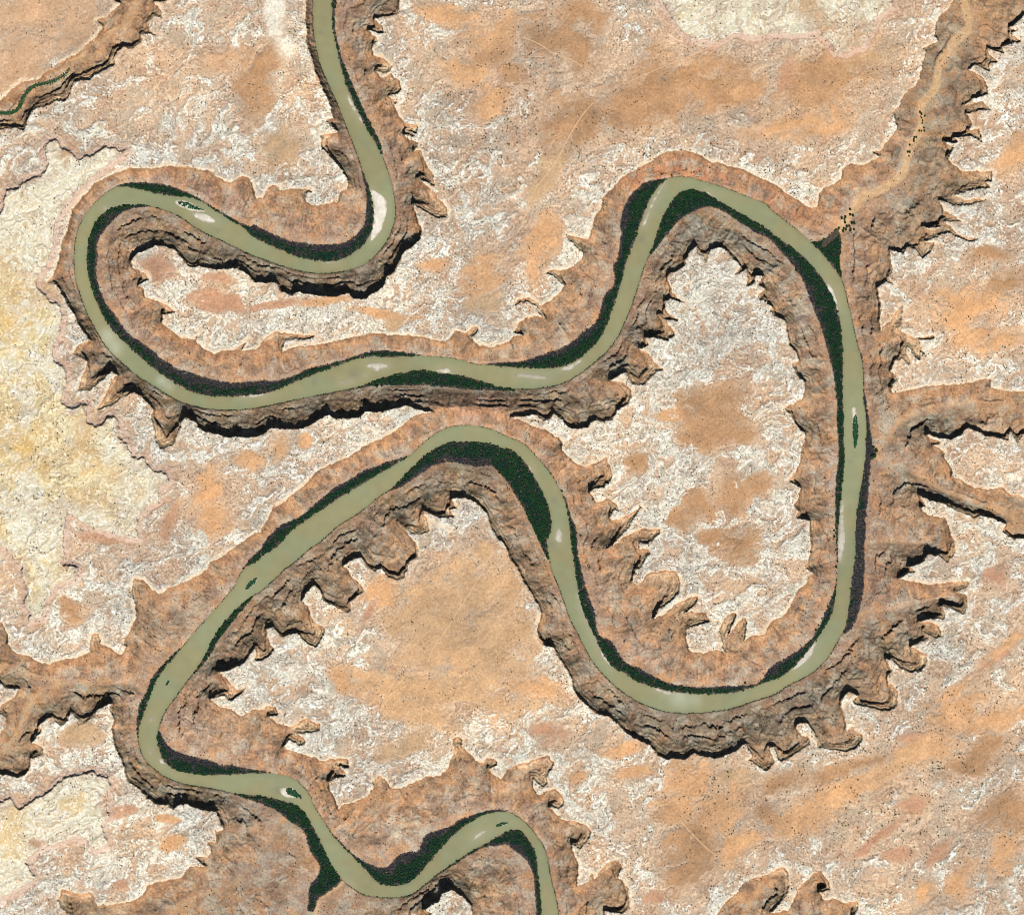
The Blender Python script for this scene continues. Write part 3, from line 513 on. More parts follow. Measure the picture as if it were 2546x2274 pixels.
# fluting: noise that only changes along the foot of the slope
theta = fx
hi = sH_ < sL
low = ~hi
big = fbm(X, Y, 420, 2, 41)
mid = fbm(X, Y, 120, 3, 45)
Hrim = H1 + big * 5 + mid * 2.0
cl = np.clip(12 + mid * 8 + gn(X, Y, 60, 61) * 6, 4, 24)
floor = np.clip((sFar - 45) * .12, 0, 42) * (1 - .75 * np.exp(-((X - 2010) / 190) ** 2 - ((Y - 2290) / 130) ** 2)) + 1.2
alc = sample(ALC, X, Y)
Dl = np.clip(1.2 + alc * .42 + n1x * 1.5, 1.2, 22)      # width of the ledgy zone below the rim
zone = sH_ < Dl
tB = np.maximum(sH_ - Dl, 0)
t = np.clip(sB / (sB + tB + 1e-3), 0, 1)
rough = fbm(X, Y, 30, 5, 71, .62)
flute = gn(fx + n2x, Y * .10 + fx * .02, 6, 75) + .8 * gn(fx + n1x * 2, Y * .2, 17, 76)
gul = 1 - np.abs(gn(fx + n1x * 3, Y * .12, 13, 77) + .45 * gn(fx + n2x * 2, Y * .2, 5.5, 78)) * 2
tt = np.clip(t + (rough * .035 + flute * .022 - np.clip(gul, 0, 1) * .062) * np.sin(np.pi * t), 0, 1)
drop = Dl * .68
cl = cl * (1 - .45 * ss(8, 40, alc))
rim0 = np.clip(5 + mid * 3 + n1x * 1.5, 2.5, 9)
top2 = Hrim - rim0 - drop            # lip of the main cliff
prof = .78 * tt ** 1.05 + .22 * tt ** 2.2
talus = floor + (top2 - cl - floor) * prof
# isthmus between the middle and the central bend stays as a ridge
ist = np.exp(-(((X - 1175) / 170) ** 2 + ((Y - 1018) / 55) ** 2) ** 2)
talus = mix(talus, np.maximum(talus, np.minimum(sB * .95, 46)), ist)


def terrace(v, s, a, b):
    q = v / s
    k = np.floor(q)
    return (k + ss(a, b, q - k)) * s


off = mid * 5 + n1x * 1.0
up = ss(.5, .85, tt + mid * .1)
led = ss(.0, .35, fbm(X, Y, 90, 2, 81) + .15)
talus_t = mix(talus, terrace(talus + off, 13, .72, .84) - off, .8 * led * (1 - up) * ss(.12, .3, tt))
talus_t = mix(talus_t, terrace(talus_t + off, 5.5, .6, .82) - off, up * np.clip(.6 + rough * .8, 0, 1))
hlow = talus_t + cl * (1 - ss(.0, 3.4, tB + n2x * .5)) + rough * 1.0 * ss(0, .4, tt)
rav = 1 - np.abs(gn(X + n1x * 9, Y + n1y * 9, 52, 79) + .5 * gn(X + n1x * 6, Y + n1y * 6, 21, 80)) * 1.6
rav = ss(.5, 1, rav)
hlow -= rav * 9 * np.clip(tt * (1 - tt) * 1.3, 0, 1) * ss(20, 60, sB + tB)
hlow = np.maximum(hlow, floor * .6)
# ledges between the rim and the main cliff
uu_ = np.clip(1 - sH_ / Dl, 0, 1)
hz_ = top2 + drop * np.clip(uu_ + (rough * .10 + n2x * .05 + flute * .05) * 4 * uu_ * (1 - uu_), 0, 1)
hz_ = mix(hz_, terrace(hz_ + n1x, 4.4, .6, .8) - n1x, .92)
hlow = np.where(zone, hz_, hlow)
hlow = hlow + rim0 * (1 - ss(0, 2.2, sH_ + n2x * .4))
cliffp = np.maximum((1 - ss(.0, 3.4, tB)) * ~zone, (1 - ss(0, 2.2, sH_)))
hlow += (n2x * .5 + fbm(X, Y, 5, 2, 85) * .6) * ss(.03, .2, tt)
edge = ss(0, 5, sW)
hlow = hlow * edge + (sW * .35) * (1 - edge)
hlow = np.where(sW < 0, np.maximum(-4, sW * .6), hlow)

# plateau surface: slickrock swells, little ledges and sand in the hollows
ca, sa = math.cos(math.radians(36)), math.sin(math.radians(36))
U, V = (X * ca - Y * sa) * F(.74), X * sa + Y * ca
q1, q2 = fbm(U, V, 90, 4, 101, .6), fbm(U, V, 90, 4, 111, .6)
U2, V2 = U + q1 * 34 + n2x * 2.2, V + q2 * 34 + n2y * 2.2
nm = fbm(U2, V2, 46, 5, 121, .62)
nf = fbm(U2, V2, 10, 3, 131, .75)
nc = fbm(U2, V2, 23, 4, 141, .65)
nff = gn(X, Y, 4.6, 151) + .8 * gn(X, Y, 2.9, 152)
cg = gn(U2, V2, 15, 161) + .5 * gn(U2, V2, 7, 162) + .2 * gn(X, Y, 3.5, 163)
crev = ss(.13, .02, np.abs(cg)) * ss(-.15, .35, fbm(X, Y, 38, 3, 165))
ridge = 1 - np.abs(cg) * 2

sandm = np.zeros(X.shape, F)
sandc = np.zeros((len(X), 3), F)
sandw = np.full(X.shape, 1e-4, F)
PAL = dict(B=(.42, .235, .115), O=(.62, .345, .165), T=(.48, .32, .18), W=(.78, .735, .605), R=(.46, .25, .15), P=(.57, .355, .205), C=(.60, .44, .25),
           Y=(.65, .465, .22), D=(.575, .355, .185))
sandc[:] = np.array((.585, .335, .185), F) * 1e-4
ddx = nm * .55 + nc * .30 + nf * .16
wq1, wq2 = q1 * .55 + n1x * .12, q2 * .55 + n1y * .12
for (cx, cy, rx, ry, an, kd) in sandlist():
    R2 = max(rx, ry) * 1.9
    j0, j1 = np.searchsorted(gy, (cy - R2, cy + R2))
    i0, i1 = np.searchsorted(gx, (cx - R2, cx + R2))
    if j1 <= j0 or i1 <= i0:
        continue
    sl = np.add.outer(np.arange(j0, j1) * SH[1], np.arange(i0, i1)).ravel()
    dx, dy = X[sl] - cx + wq1[sl] * min(rx, ry) * 1.1, Y[sl] - cy + wq2[sl] * min(rx, ry) * 1.1
    c, s = math.cos(an), math.sin(an)
    u, v_ = (dx * c + dy * s) / rx, (-dx * s + dy * c) / ry
    r = np.sqrt(u * u + v_ * v_)
    m = ss(-.7, .7, 1.12 - r + ddx[sl] * .8)
    w = m * m
    sandm[sl] = np.maximum(sandm[sl], m)
    sandc[sl] += w[:, None] * np.array(PAL[kd], F)
    sandw[sl] += w
sandc /= sandw[:, None]
print('noise and sand', time.time() - T0)

# how much bare pale rock each part of the plateau shows
rockb = np.full(X.shape, .52, F)
for (cx, cy, rx, ry, a) in [(300, 60, 330, 200, -.22), (1250, 250, 300, 300, -.12), (1750, 180, 450, 250, -.25), (2150, 250, 200, 250, -.12),
                            (2350, 900, 300, 300, -.14), (2250, 1950, 420, 320, -.24), (1700, 2050, 250, 200, -.12), (1600, 1800, 200, 120, -.08),
                            (1050, 1550, 160, 260, -.25), (800, 780, 380, 160, .1), (1650, 1250, 300, 260, .12), (1700, 750, 200, 200, .16),
                            (560, 1000, 120, 160, .16), (350, 2000, 280, 200, .14), (900, 1700, 250, 120, .12), (1380, 1950, 150, 200, .08),
                            (450, 1200, 200, 130, -.12), (450, 200, 200, 200, -.03), (900, 320, 120, 200, .04), (230, 1600, 200, 110, .05), (1130, 400, 200, 200, .04)]:
    rockb += F(a) * np.exp(-((X - cx) / rx) ** 2 - ((Y - cy) / ry) ** 2)
rimw = np.exp(-np.clip(sL, 0, 400) / 22.0)
zone_d = .35 + .65 * ss(-.35, .45, fbm(X, Y, 170, 3, 167))
rockv = nm * .72 + fbm(X, Y, 62, 3, 169) * .35 + (nc * .34 + nf * .34 + nff * .22) * zone_d + (rockb - .5) * 1.9 + rimw * .3 - sandm * 1.05 - .02
rock = ss(-.13, .20, rockv)
tier = ss(2.2, -2.2, sT)
apron = np.exp(-np.clip(sT, 0, 200) / 13.0) * (1 - tier)
TH = 15.0
tl = apron * 9 + tier * TH
tl = np.where(tier < .5, mix(tl, terrace(tl + n1x, 2.2, .5, .9) - n1x, .8), tl)
hpl = Hrim + tl + big * 3 + (rock * (.5 + nf * .25 + nc * .6) + nff * .13 * rock - crev * rock * .8) * ss(0, 3, sL + .5)
hpl += (terrace(nm * 6 + nc * 2 + 40, 2.2, .86, .98) - 40) * (1 - sandm) * .34
hpl += sandm * (nm * .5)
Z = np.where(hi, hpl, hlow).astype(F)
# the tracked line of the rim: butt the two together over one cell
Zg = Z.reshape(SH)
print('heights', time.time() - T0)


# ------------------------------------------------------------------ colours of the ground
def col(*c):
    return np.array(c, F)[None, :]


def cm(a, b, t):
    return a + (b - a) * t[:, None]


n5 = fbm(X, Y, 5.5, 2, 171)
n60 = fbm(X, Y, 64, 5, 175, .58)
n200 = fbm(X, Y, 230, 2, 179)
gyv, gxv = np.gradient(blur(np.where(hi, Hrim, talus).astype(F).reshape(SH), 2))
dyv, dxv = np.gradient(gy)[:, None], np.gradient(gx)[None, :]
north = blur(gyv / dyv, 3).ravel()          # ground rises towards the south: wall faces north
nr_ = blur(gyv / dyv, 8).ravel().reshape(SH)
ci, cj_ = np.clip(np.searchsorted(gx, rxs), 0, SH[1] - 1), np.clip(np.searchsorted(gy, rys), 0, SH[0] - 1)
northr = np.ascontiguousarray(nr_[cj_][:, ci])
# plateau
sc = sandc * (1 + (nm * .12 + n5 * .05 + gn(U * .4, V * 2.2, 14, 183) * .10 + fbm(X, Y, 60, 4, 187, .6) * .16)[:, None])
white = cm(col(.735, .70, .575), col(.70, .575, .43), ss(-.25, .4, nc * .7 + n60 * .9))
white = cm(white, col(.86, .84, .74), ss(.08, .5, nf + nff * .3) * ss(-.3, .3, nc))
white = cm(white, col(.41, .375, .31), ss(-.08, .5, -nf * .8 + nff * .35 + n60 * .3) * .85)
pinks = cm(col(.565, .39, .255), col(.455, .295, .19), ss(-.3, .4, n60 + nc * .5))
pinks = cm(pinks, col(.68, .52, .36), ss(-.05, .5, nf * .8 + n200 * .4) * .75)
pinks = cm(pinks, col(.42, .35, .265), ss(.0, .5, fbm(X, Y, 70, 5, 173, .65)) * .6)
pinks = cm(pinks, sc, np.clip(sandm * 1.05, 0, 1) * .88)
cont = ss(.55, .98, np.sin(nm * 15 + nc * 5 + q1 * 4)) * ss(-.3, .3, fbm(X, Y, 80, 3, 253))
white = cm(white, col(.50, .37, .26), cont * .6)
pinks = cm(pinks, col(.66, .53, .40), cont * .5 * (1 - sandm))
plat = cm(pinks, white, rock)
plat = cm(plat, col(.17, .14, .115), crev * rock * .9)
pep = ss(.42, .78, gn(X, Y, 4.0, 215) + .55 * gn(U2, V2, 8, 216)) * ss(-.25, .3, fbm(X, Y, 55, 4, 217, .6) + .08)
plat = cm(plat, col(.15, .14, .105), pep * .85 * (1 - sandm * .85))
ca2, sa2 = math.cos(math.radians(-38)), math.sin(math.radians(-38))
A_, B_ = X * ca2 + Y * sa2 + n1x * 2, -X * sa2 + Y * ca2 + n1y * 2
jf = ss(.05, .012, np.abs(gn(A_ * .13, B_, 15, 261))) * ss(.05, .4, fbm(X, Y, 130, 3, 263)) + ss(.05, .012, np.abs(gn(A_, B_ * .14, 13, 265))) * ss(.1, .45, fbm(X, Y, 120, 3, 267))
plat = cm(plat, col(.20, .165, .125), np.clip(jf, 0, 1) * .6 * rock)
dr_ = np.abs(fbm(X, Y, 170, 4, 269, .55))
plat = cm(plat, col(.60, .42, .27), ss(.035, .008, dr_) * .55 * (1 - sandm * .6))
plat = cm(plat, col(.20, .175, .12), ss(.02, .0, np.abs(dr_ - .035)) * .35 * (1 - sandm * .6) * ss(0, .4, n5 + .1))
plat *= (1 + nff * (.06 + .30 * (1 - sandm) * zone_d) + n5 * .13 + nf * .06)[:, None]
tone = fbm(X, Y, 310, 4, 219, .55)
plat *= (1 + tone * .13)[:, None] * (1 + np.stack([tone * .04, tone * .0, -tone * .06], 1))
# cream bench on the upper tier
cream = cm(col(.73, .67, .49), col(.65, .51, .31), ss(-.25, .4, nm * .6 + nc * .5 + nf * .2))
cream = cm(cream, col(.76, .715, .575), ss(0, .5, nf + nc * .5))
cream = cm(cream, sc, sandm * .85 * (1 - rock * .5))
cream = cm(cream, col(.83, .80, .69), ss(.15, .6, nf + nff * .3) * .7)
cream = cm(cream, col(.36, .31, .22), crev * .4)
cream = cm(cream, plat, ss(.0, .5, fbm(X, Y, 120, 4, 221, .6)) * .45)
cream = cm(cream, col(.34, .30, .215), ss(.1, .6, -nf * .7 + nff * .35) * .45)
cream *= (1 + nff * .14 + n5 * .08)[:, None]
yel = np.clip(1.15 - X / 420 + (np.abs(Y - 1150) < 330) * .0, 0, 1) * ss(500, 800, Y) * ss(1650, 1400, Y)
cream = cm(cream, cream * col(1.0, .9, .68), yel * ss(-.2, .4, n60 + n200))
tcol = ss(16, -16, sT + n60 * 22 + nc * 10)
plat = cm(plat, cream, tcol * (.55 + .45 * tier) * (1 - .5 * ss(1200, 1500, X) * ss(-.4, .4, n60 + nc)))
strata = np.sin(tl * 2.1 + n1x * 1.2) * .5 + .5
apc = cm(col(.56, .32, .21), col(.66, .52, .41), strata)
plat = cm(plat, apc, ss(.12, .5, apron + n2x * .05) * .8)

# pale rim cap, with sunlit brightness painted in: fades on north-facing rims
cap = ss(11, 2.5, sL + n1x * 5 + nf * 3) * ss(-.45, .2, n60 + .3) * ss(.5, -.1, sample(northr, X, Y))
capc = cm(col(.83, .70, .51), col(.74, .50, .30), ss(-.1, .5, nf * .8 + n2y * .3 + n60 * .4))
plat = cm(plat, capc, cap * .85)
# slopes
hn = hlow / H1
ta = cm(col(.36, .245, .17), col(.43, .275, .165), ss(.15, .75, hn + n60 * .2))
ta = cm(ta, col(.33, .235, .18), ss(.05, .5, n60 + .2) * ss(.6, .2, hn) * .8)
ta = cm(ta, col(.50, .30, .165), ss(.0, .5, fbm(X, Y, 75, 5, 191, .62) - .05) * .75)
ledz = np.maximum(up, zone * 1.0)
east = ss(1350, 1700, X) * .6 + .3 + ss(1700, 2000, Y) * .3
ta = cm(ta, col(.43, .40, .345), ss(.18, .5, fbm(X, Y, 48, 5, 195, .65) + .06) * ss(.75, .45, hn) * np.clip(east + .22, 0, 1) * .8)
ta = cm(ta, col(.53, .345, .205), ss(10, 40, alc) * ss(-.3, .3, rough + .1) * .5)
ta = cm(ta, col(.29, .17, .13), ss(.2, .6, fbm(X, Y, 36, 5, 199, .65)) * .55)
ta = cm(ta, col(.55, .40, .25), ss(.25, .7, flute + rough * .4) * .35 * ss(.08, .3, tt) * ss(.8, .5, tt))
bands = np.sin(hlow * 1.35 + n1x * 1.5) * .5 + .5
ta = cm(ta, cm(col(.24, .17, .12), col(.50, .355, .235), bands), ledz * .75)
sunny = ss(.25, -.1, north + rough * .1)  # sunlit brightness painted into the ledge bands on walls turned to the sun
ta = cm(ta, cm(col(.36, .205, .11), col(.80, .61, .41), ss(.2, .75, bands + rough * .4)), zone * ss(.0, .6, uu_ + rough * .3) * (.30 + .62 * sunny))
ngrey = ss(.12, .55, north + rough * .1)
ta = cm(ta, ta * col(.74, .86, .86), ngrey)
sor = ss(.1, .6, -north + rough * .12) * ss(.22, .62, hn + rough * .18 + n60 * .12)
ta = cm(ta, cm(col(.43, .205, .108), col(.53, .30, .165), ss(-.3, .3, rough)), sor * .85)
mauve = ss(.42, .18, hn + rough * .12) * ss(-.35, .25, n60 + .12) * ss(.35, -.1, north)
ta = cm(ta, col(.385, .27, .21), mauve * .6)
for (cx, cy, rx, ry, cc, w_) in [
        (1680, 425, 230, 60, (.47, .205, .105), .8), (1985, 515, 120, 60, (.46, .215, .115), .8), (2335, 230, 100, 300, (.235, .23, .19), .75), (2290, 565, 110, 110, (.25, .24, .20), .75),
        (2200, 300, 60, 320, (.40, .25, .185), .5), (1720, 590, 170, 45, (.40, .385, .335), .65), (1590, 680, 40, 90, (.42, .26, .17), .4), (2005, 800, 22, 170, (.44, .415, .365), .6), (2045, 860, 25, 220, (.45, .26, .15), .5),
        (2140, 800, 50, 260, (.32, .20, .14), .55), (2160, 1340, 80, 220, (.31, .195, .14), .55), (1170, 1012, 140, 40, (.50, .28, .195), .75), (1350, 1095, 140, 70, (.53, .295, .175), .6),
        (1760, 1830, 330, 90, (.245, .215, .17), .65), (2060, 1790, 150, 110, (.21, .195, .165), .7), (620, 2120, 130, 160, (.27, .225, .19), .65), (880, 2230, 160, 60, (.29, .24, .20), .6), (760, 2040, 60, 50, (.52, .35, .20), .5),
        (1010, 2060, 60, 50, (.47, .445, .39), .55), (930, 1985, 220, 30, (.50, .29, .165), .5), (1120, 1990, 50, 40, (.44, .40, .34), .5), (430, 1530, 120, 90, (.40, .355, .285), .55), (300, 1600, 120, 50, (.50, .29, .17), .4),
        (270, 600, 70, 60, (.53, .355, .225), .65), (310, 730, 50, 130, (.38, .25, .20), .55), (640, 860, 140, 30, (.40, .265, .20), .5), (560, 470, 220, 40, (.38, .25, .20), .55), (870, 260, 40, 200, (.37, .26, .20), .5),
        (850, 560, 130, 50, (.36, .25, .20), .5), (480, 1810, 120, 60, (.50, .44, .38), .35), (520, 1760, 90, 70, (.41, .265, .20), .4), (800, 700, 320, 40, (.27, .215, .165), .5), (900, 970, 350, 40, (.27, .22, .18), .5),
        (1480, 870, 130, 130, (.33, .235, .17), .4), (2260, 1080, 120, 40, (.24, .23, .185), .65), (2330, 1010, 200, 30, (.42, .31, .21), .5), (1330, 1450, 50, 220, (.40, .28, .175), .5), (780, 1400, 150, 150, (.36, .28, .20), .45),
        (1560, 1560, 90, 110, (.42, .29, .22), .45), (1750, 1640, 200, 40, (.40, .29, .23), .45), (100, 190, 150, 60, (.31, .235, .16), .5), (60, 1790, 120, 120, (.34, .27, .19), .5), (1440, 2160, 70, 120, (.43, .27, .17), .4)]:
    w = np.exp(-(((X - cx) / rx) ** 2 + ((Y - cy) / ry) ** 2) ** 1.5) * w_ * ss(-.55, .25, rough + flute * .12 + .12)
    ta = cm(ta, col(*cc), w * (1 - ledz * .5))
m40 = fbm(X, Y, 42, 5, 257, .66)
ta = cm(ta, col(.45, .425, .365), ss(.12, .5, m40) * ss(.85, .5, hn) * .5)
ta = cm(ta, col(.25, .175, .135), ss(.12, .55, -m40) * .5)
ta = cm(ta, col(.52, .29, .15), ss(.05, .5, fbm(X, Y, 50, 5, 259, .66)) * ss(.35, -.05, north) * .5)
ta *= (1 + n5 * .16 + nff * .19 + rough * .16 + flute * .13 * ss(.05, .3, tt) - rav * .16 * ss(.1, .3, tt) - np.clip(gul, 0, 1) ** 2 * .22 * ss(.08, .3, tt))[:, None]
ta = cm(ta, col(.52, .345, .20), cliffp * .6)
pebble = ss(.45, .8, gn(X, Y, 3.1, 203) + .4 * gn(X, Y, 9, 204))
ta = cm(ta, col(.12, .095, .06), pebble * .5 * ss(-.1, .3, n60 + .15))
# washes
wash = .38 * ss(7.5, 1, sWash + n2x * 3 + rough * 3) * ss(-.5, .2, n60)
sW2 = sample(dWash2, X + n1x * 2 + n2x * 2, Y + n1y * 2 + n2y * 2)
wash = np.maximum(wash, ss(6.5, 1.5, sW2) * .9)
wcol = cm(col(.52, .345, .195), col(.64, .46, .285), ss(-.2, .5, nf + gn(X, Y * .5, 8, 251) * .5))
ta = cm(ta, wcol, wash * .85)
# riverside soil
um = sample(thrmap, X, Y)
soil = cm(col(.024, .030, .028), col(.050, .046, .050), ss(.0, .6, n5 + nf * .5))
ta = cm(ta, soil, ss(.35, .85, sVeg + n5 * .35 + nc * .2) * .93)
bankc = ss(4.5, 1.5, sW + n2x * 1.5) * (1 - ss(.2, .6, sVeg))
ta = cm(ta, col(.12, .12, .07), bankc * .55)
ta = ta * col(1.05, .985, .88)
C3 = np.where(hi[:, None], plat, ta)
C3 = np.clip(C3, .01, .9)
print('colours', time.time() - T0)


# ------------------------------------------------------------------ blender helpers
scene = bpy.context.scene
COLL = scene.collection


def new_obj(name, me, mat=None, parent=None, **props):
    o = bpy.data.objects.new(name, me)
    COLL.objects.link(o)
    if mat is not None and me is not None:
        if not me.materials:
            me.materials.append(mat)
    if parent is not None:
        o.parent = parent
    for k, v_ in props.items():
        o[k] = v_
    return o


def mesh_np(name, co, faces, smooth=False):
    """faces: int array (n,3) or (n,4)"""
    me = bpy.data.meshes.new(name)
    co = np.ascontiguousarray(co, F)
    faces = np.ascontiguousarray(faces, np.int32)
    k = faces.shape[1]
    me.vertices.add(len(co))
    me.vertices.foreach_set('co', co.ravel())
    me.loops.add(faces.size)
    me.loops.foreach_set('vertex_index', faces.ravel())
    me.polygons.add(len(faces))
    me.polygons.foreach_set('loop_start', np.arange(len(faces), dtype=np.int32) * k)
    me.polygons.foreach_set('loop_total', np.full(len(faces), k, np.int32))
    if smooth:
        me.polygons.foreach_set('use_smooth', np.ones(len(faces), bool))
    me.update(calc_edges=True)
    return me


def attr_col(me, name, c):
    a = me.attributes.new(name, 'FLOAT_COLOR', 'POINT')
    c4 = np.ones((len(c), 4), F)
    c4[:, :3] = c
    a.data.foreach_set('color', c4.ravel())


def world(x, y, z):
    return np.stack([x - CX, CY - y, z], 1).astype(F)


def zat(x, y):
    """ground height at photo points"""
    x, y = np.atleast_1d(x).astype(F), np.atleast_1d(y).astype(F)
    i = np.clip(np.searchsorted(gx, x) - 1, 0, SH[1] - 2)
    j = np.clip(np.searchsorted(gy, y) - 1, 0, SH[0] - 2)
    u = (x - gx[i]) / (gx[i + 1] - gx[i])
    w = (y - gy[j]) / (gy[j + 1] - gy[j])
    return (Zg[j, i] * (1 - u) + Zg[j, i + 1] * u) * (1 - w) + (Zg[j + 1, i] * (1 - u) + Zg[j + 1, i + 1] * u) * w


def material(name, base=(.5, .5, .5), rough=.95, attr=None, noise=None, spec=.15, vary=.25):
    m = bpy.data.materials.new(name)
    m.use_nodes = True
    nt = m.node_tree
    bs = nt.nodes['Principled BSDF']
    bs.inputs['Roughness'].default_value = rough
    bs.inputs['Specular IOR Level'].default_value = spec
    tc = nt.nodes.new('ShaderNodeTexCoord')
    if attr:
        at = nt.nodes.new('ShaderNodeAttribute')
        at.attribute_name = attr
        src = at.outputs['Color']
    else:
        rgb = nt.nodes.new('ShaderNodeRGB')
        rgb.outputs[0].default_value = (*base, 1)
        src = rgb.outputs[0]
    for sc_, amt in (noise or [(1.0, vary)]):
        nz = nt.nodes.new('ShaderNodeTexNoise')
        nz.inputs['Scale'].default_value = sc_
        nz.inputs['Detail'].default_value = 4
        nt.links.new(tc.outputs['Object'], nz.inputs['Vector'])
        mr = nt.nodes.new('ShaderNodeMapRange')
        mr.inputs['From Min'].default_value = .3
        mr.inputs['From Max'].default_value = .7
        mr.inputs['To Min'].default_value = 1 - amt
        mr.inputs['To Max'].default_value = 1 + amt
        nt.links.new(nz.outputs['Fac'], mr.inputs['Value'])
        mx = nt.nodes.new('ShaderNodeVectorMath')
        mx.operation = 'SCALE'
        nt.links.new(src, mx.inputs[0])
        nt.links.new(mr.outputs[0], mx.inputs['Scale'])
        src = mx.outputs[0]
    nt.links.new(src, bs.inputs['Base Color'])
    return m


# ground
idx = np.arange(SH[0] * SH[1], dtype=np.int32).reshape(SH)
fa = np.stack([idx[:-1, :-1], idx[1:, :-1], idx[1:, 1:], idx[:-1, 1:]], -1).reshape(-1, 4)
gme = mesh_np('ground', world(X, Y, Z), fa, True)
attr_col(gme, 'rock_colour', C3)
gmat = material('desert_rock', attr='rock_colour', noise=[(.22, .10), (.6, .12)])
new_obj('ground', gme, gmat, kind='structure', label='canyon country of pale slickrock plateaus, orange sand and brown stepped canyon walls')
print('ground mesh', time.time() - T0)

# river: a sheet of silty water lying in its channel
RSW = 6
cw = np.zeros((NY // 3 + 1, NX // 3 + 1), bool)
sub = sdW[::3, ::3]
wj, wi = np.where(sub < 14)
vid = -np.ones(sub.shape, np.int32)
need = np.zeros(sub.shape, bool)
cells = [(j, i) for j, i in zip(wj, wi) if j < sub.shape[0] - 1 and i < sub.shape[1] - 1]
cj = np.array([c[0] for c in cells])
ci = np.array([c[1] for c in cells])
for a, b in ((0, 0), (0, 1), (1, 0), (1, 1)):
    need[cj + a, ci + b] = True
vj, vi = np.where(need)
vid[vj, vi] = np.arange(len(vj))
wxs, wys = rxs[::3][vi], rys[::3][vj]
wf = np.stack([vid[cj, ci], vid[cj + 1, ci], vid[cj + 1, ci + 1], vid[cj, ci + 1]], 1)
wme = mesh_np('river', world(wxs, wys, np.zeros(len(wxs))), wf, True)
# silt shoals around the bars
sh = np.zeros(len(wxs), F)
for s, b, _ in BARS:
    c = P(s)
    for p_ in dense(np.vstack([c, c[:1]]), 8):
        sh += np.exp(-((wxs - p_[0]) ** 2 + (wys - p_[1]) ** 2) / 150.0) * .22
sh = np.clip(sh, 0, 1)
wn = fbm(wxs, wys, 110, 3, 211)
wcol3 = cm(col(.285, .265, .130), col(.265, .275, .145), ss(-.3, .3, wn))
wcol3 *= (.93 + .10 * fbm(wxs, wys, 340, 3, 213) + .05 * gn(wxs, wys, 24, 214))[:, None]
wd_ = -sdW[::3, ::3][vj, vi]
wcol3 = cm(wcol3, wcol3 * col(.80, .88, .80), ss(9, 0, wd_) * .8)
wcol3 = cm(wcol3, col(.37, .34, .22), sh * .45)
rap = np.zeros(len(wxs), F)
for (x, y, r, a) in [(265, 835, 34, 1), (285, 865, 30, .9), (400, 945, 22, .9), (420, 960, 20, .6), (1690, 1735, 40, .9), (1730, 1738, 30, .5), (1440, 1480, 12, .6), (1450, 1500, 12, .5)]:
    rap += a * np.exp(-((wxs - x) ** 2 + (wys - y) ** 2) / (r * r * .35))
wcol3 = cm(wcol3, col(.46, .48, .36), np.clip(rap, 0, 1) * .7)
for (x, y, r) in [(798, 80, 7), (1378, 1245, 9), (1372, 1352, 11), (780, 950, 8), (880, 930, 12), (1250 + 345, 595, 9), (2116, 1148, 5), (690, 1965, 10), (540, 572, 6)]:
    wcol3 = cm(wcol3, col(.19, .18, .12), np.clip(np.exp(-((wxs - x) ** 2 + (wys - y) ** 2) / (r * r)), 0, 1) * .6)
attr_col(wme, 'silt', wcol3)
wmat = material('silty_water', attr='silt', rough=.42, spec=.35, noise=[(.05, .03), (.4, .02)])
new_obj('river', wme, wmat, kind='structure', label='olive green silty river winding through the canyon in tight loops')


def poly_patch(pts, h, rim=.1, st=2.5, noise=.3, seed=0):
    """a low domed patch of sand that fills an outline, as one mesh"""
    p = smooth_poly(pts, True, 2)
    x0, y0 = p.min(0) - 2 * st
    x1, y1 = p.max(0) + 2 * st
    xs = np.arange(x0, x1, st).astype(F)
    ys = np.arange(y0, y1, st).astype(F)
    m = fill(p, xs, ys)
    if m.sum() < 3:
        m |= fill(pts, xs, ys)
    n0 = m.copy()
    d = np.zeros(m.shape, F)
    e = m.copy()
    for k in range(6):
        d += e
        q = np.pad(e, 1)
        e = e & q[:-2, 1:-1] & q[2:, 1:-1] & q[1:-1, :-2] & q[1:-1, 2:]
    # vertices at cell corners
    vm = np.zeros((m.shape[0] + 1, m.shape[1] + 1), bool)
    vd = np.zeros(vm.shape, F)
    for a in (0, 1):
        for b in (0, 1):
            vm[a:a + m.shape[0], b:b + m.shape[1]] |= m
            vd[a:a + m.shape[0], b:b + m.shape[1]] += d * .25
    j, i = np.where(vm)
    vv = -np.ones(vm.shape, np.int32)
    vv[j, i] = np.arange(len(j))
    vx, vy = xs[0] + (i - .5) * st, ys[0] + (j - .5) * st
    # pull the border onto the outline
    bd = np.array([vm[max(a - 1, 0):a + 2, max(b - 1, 0):b + 2].sum() < 9 for a, b in zip(j, i)], bool)
    dp = dense(np.vstack([p, p[:1]]), .7)
    for k in np.where(bd)[0]:
        q = dp[np.argmin((dp[:, 0] - vx[k]) ** 2 + (dp[:, 1] - vy[k]) ** 2)]
        vx[k], vy[k] = q
    vz = rim + h * np.clip(vd[j, i] / 3.0, 0, 1) + noise * gn(vx.astype(F), vy.astype(F), 9, 5 + seed) * np.clip(vd[j, i] / 2, 0, 1) * .5
    vz = np.maximum(vz, .05)
    fj, fi = np.where(m)
    f = np.stack([vv[fj, fi], vv[fj + 1, fi], vv[fj + 1, fi + 1], vv[fj, fi + 1]], 1)
    return vx, vy, vz, f, np.clip(vd[j, i] / 3.5, 0, 1)


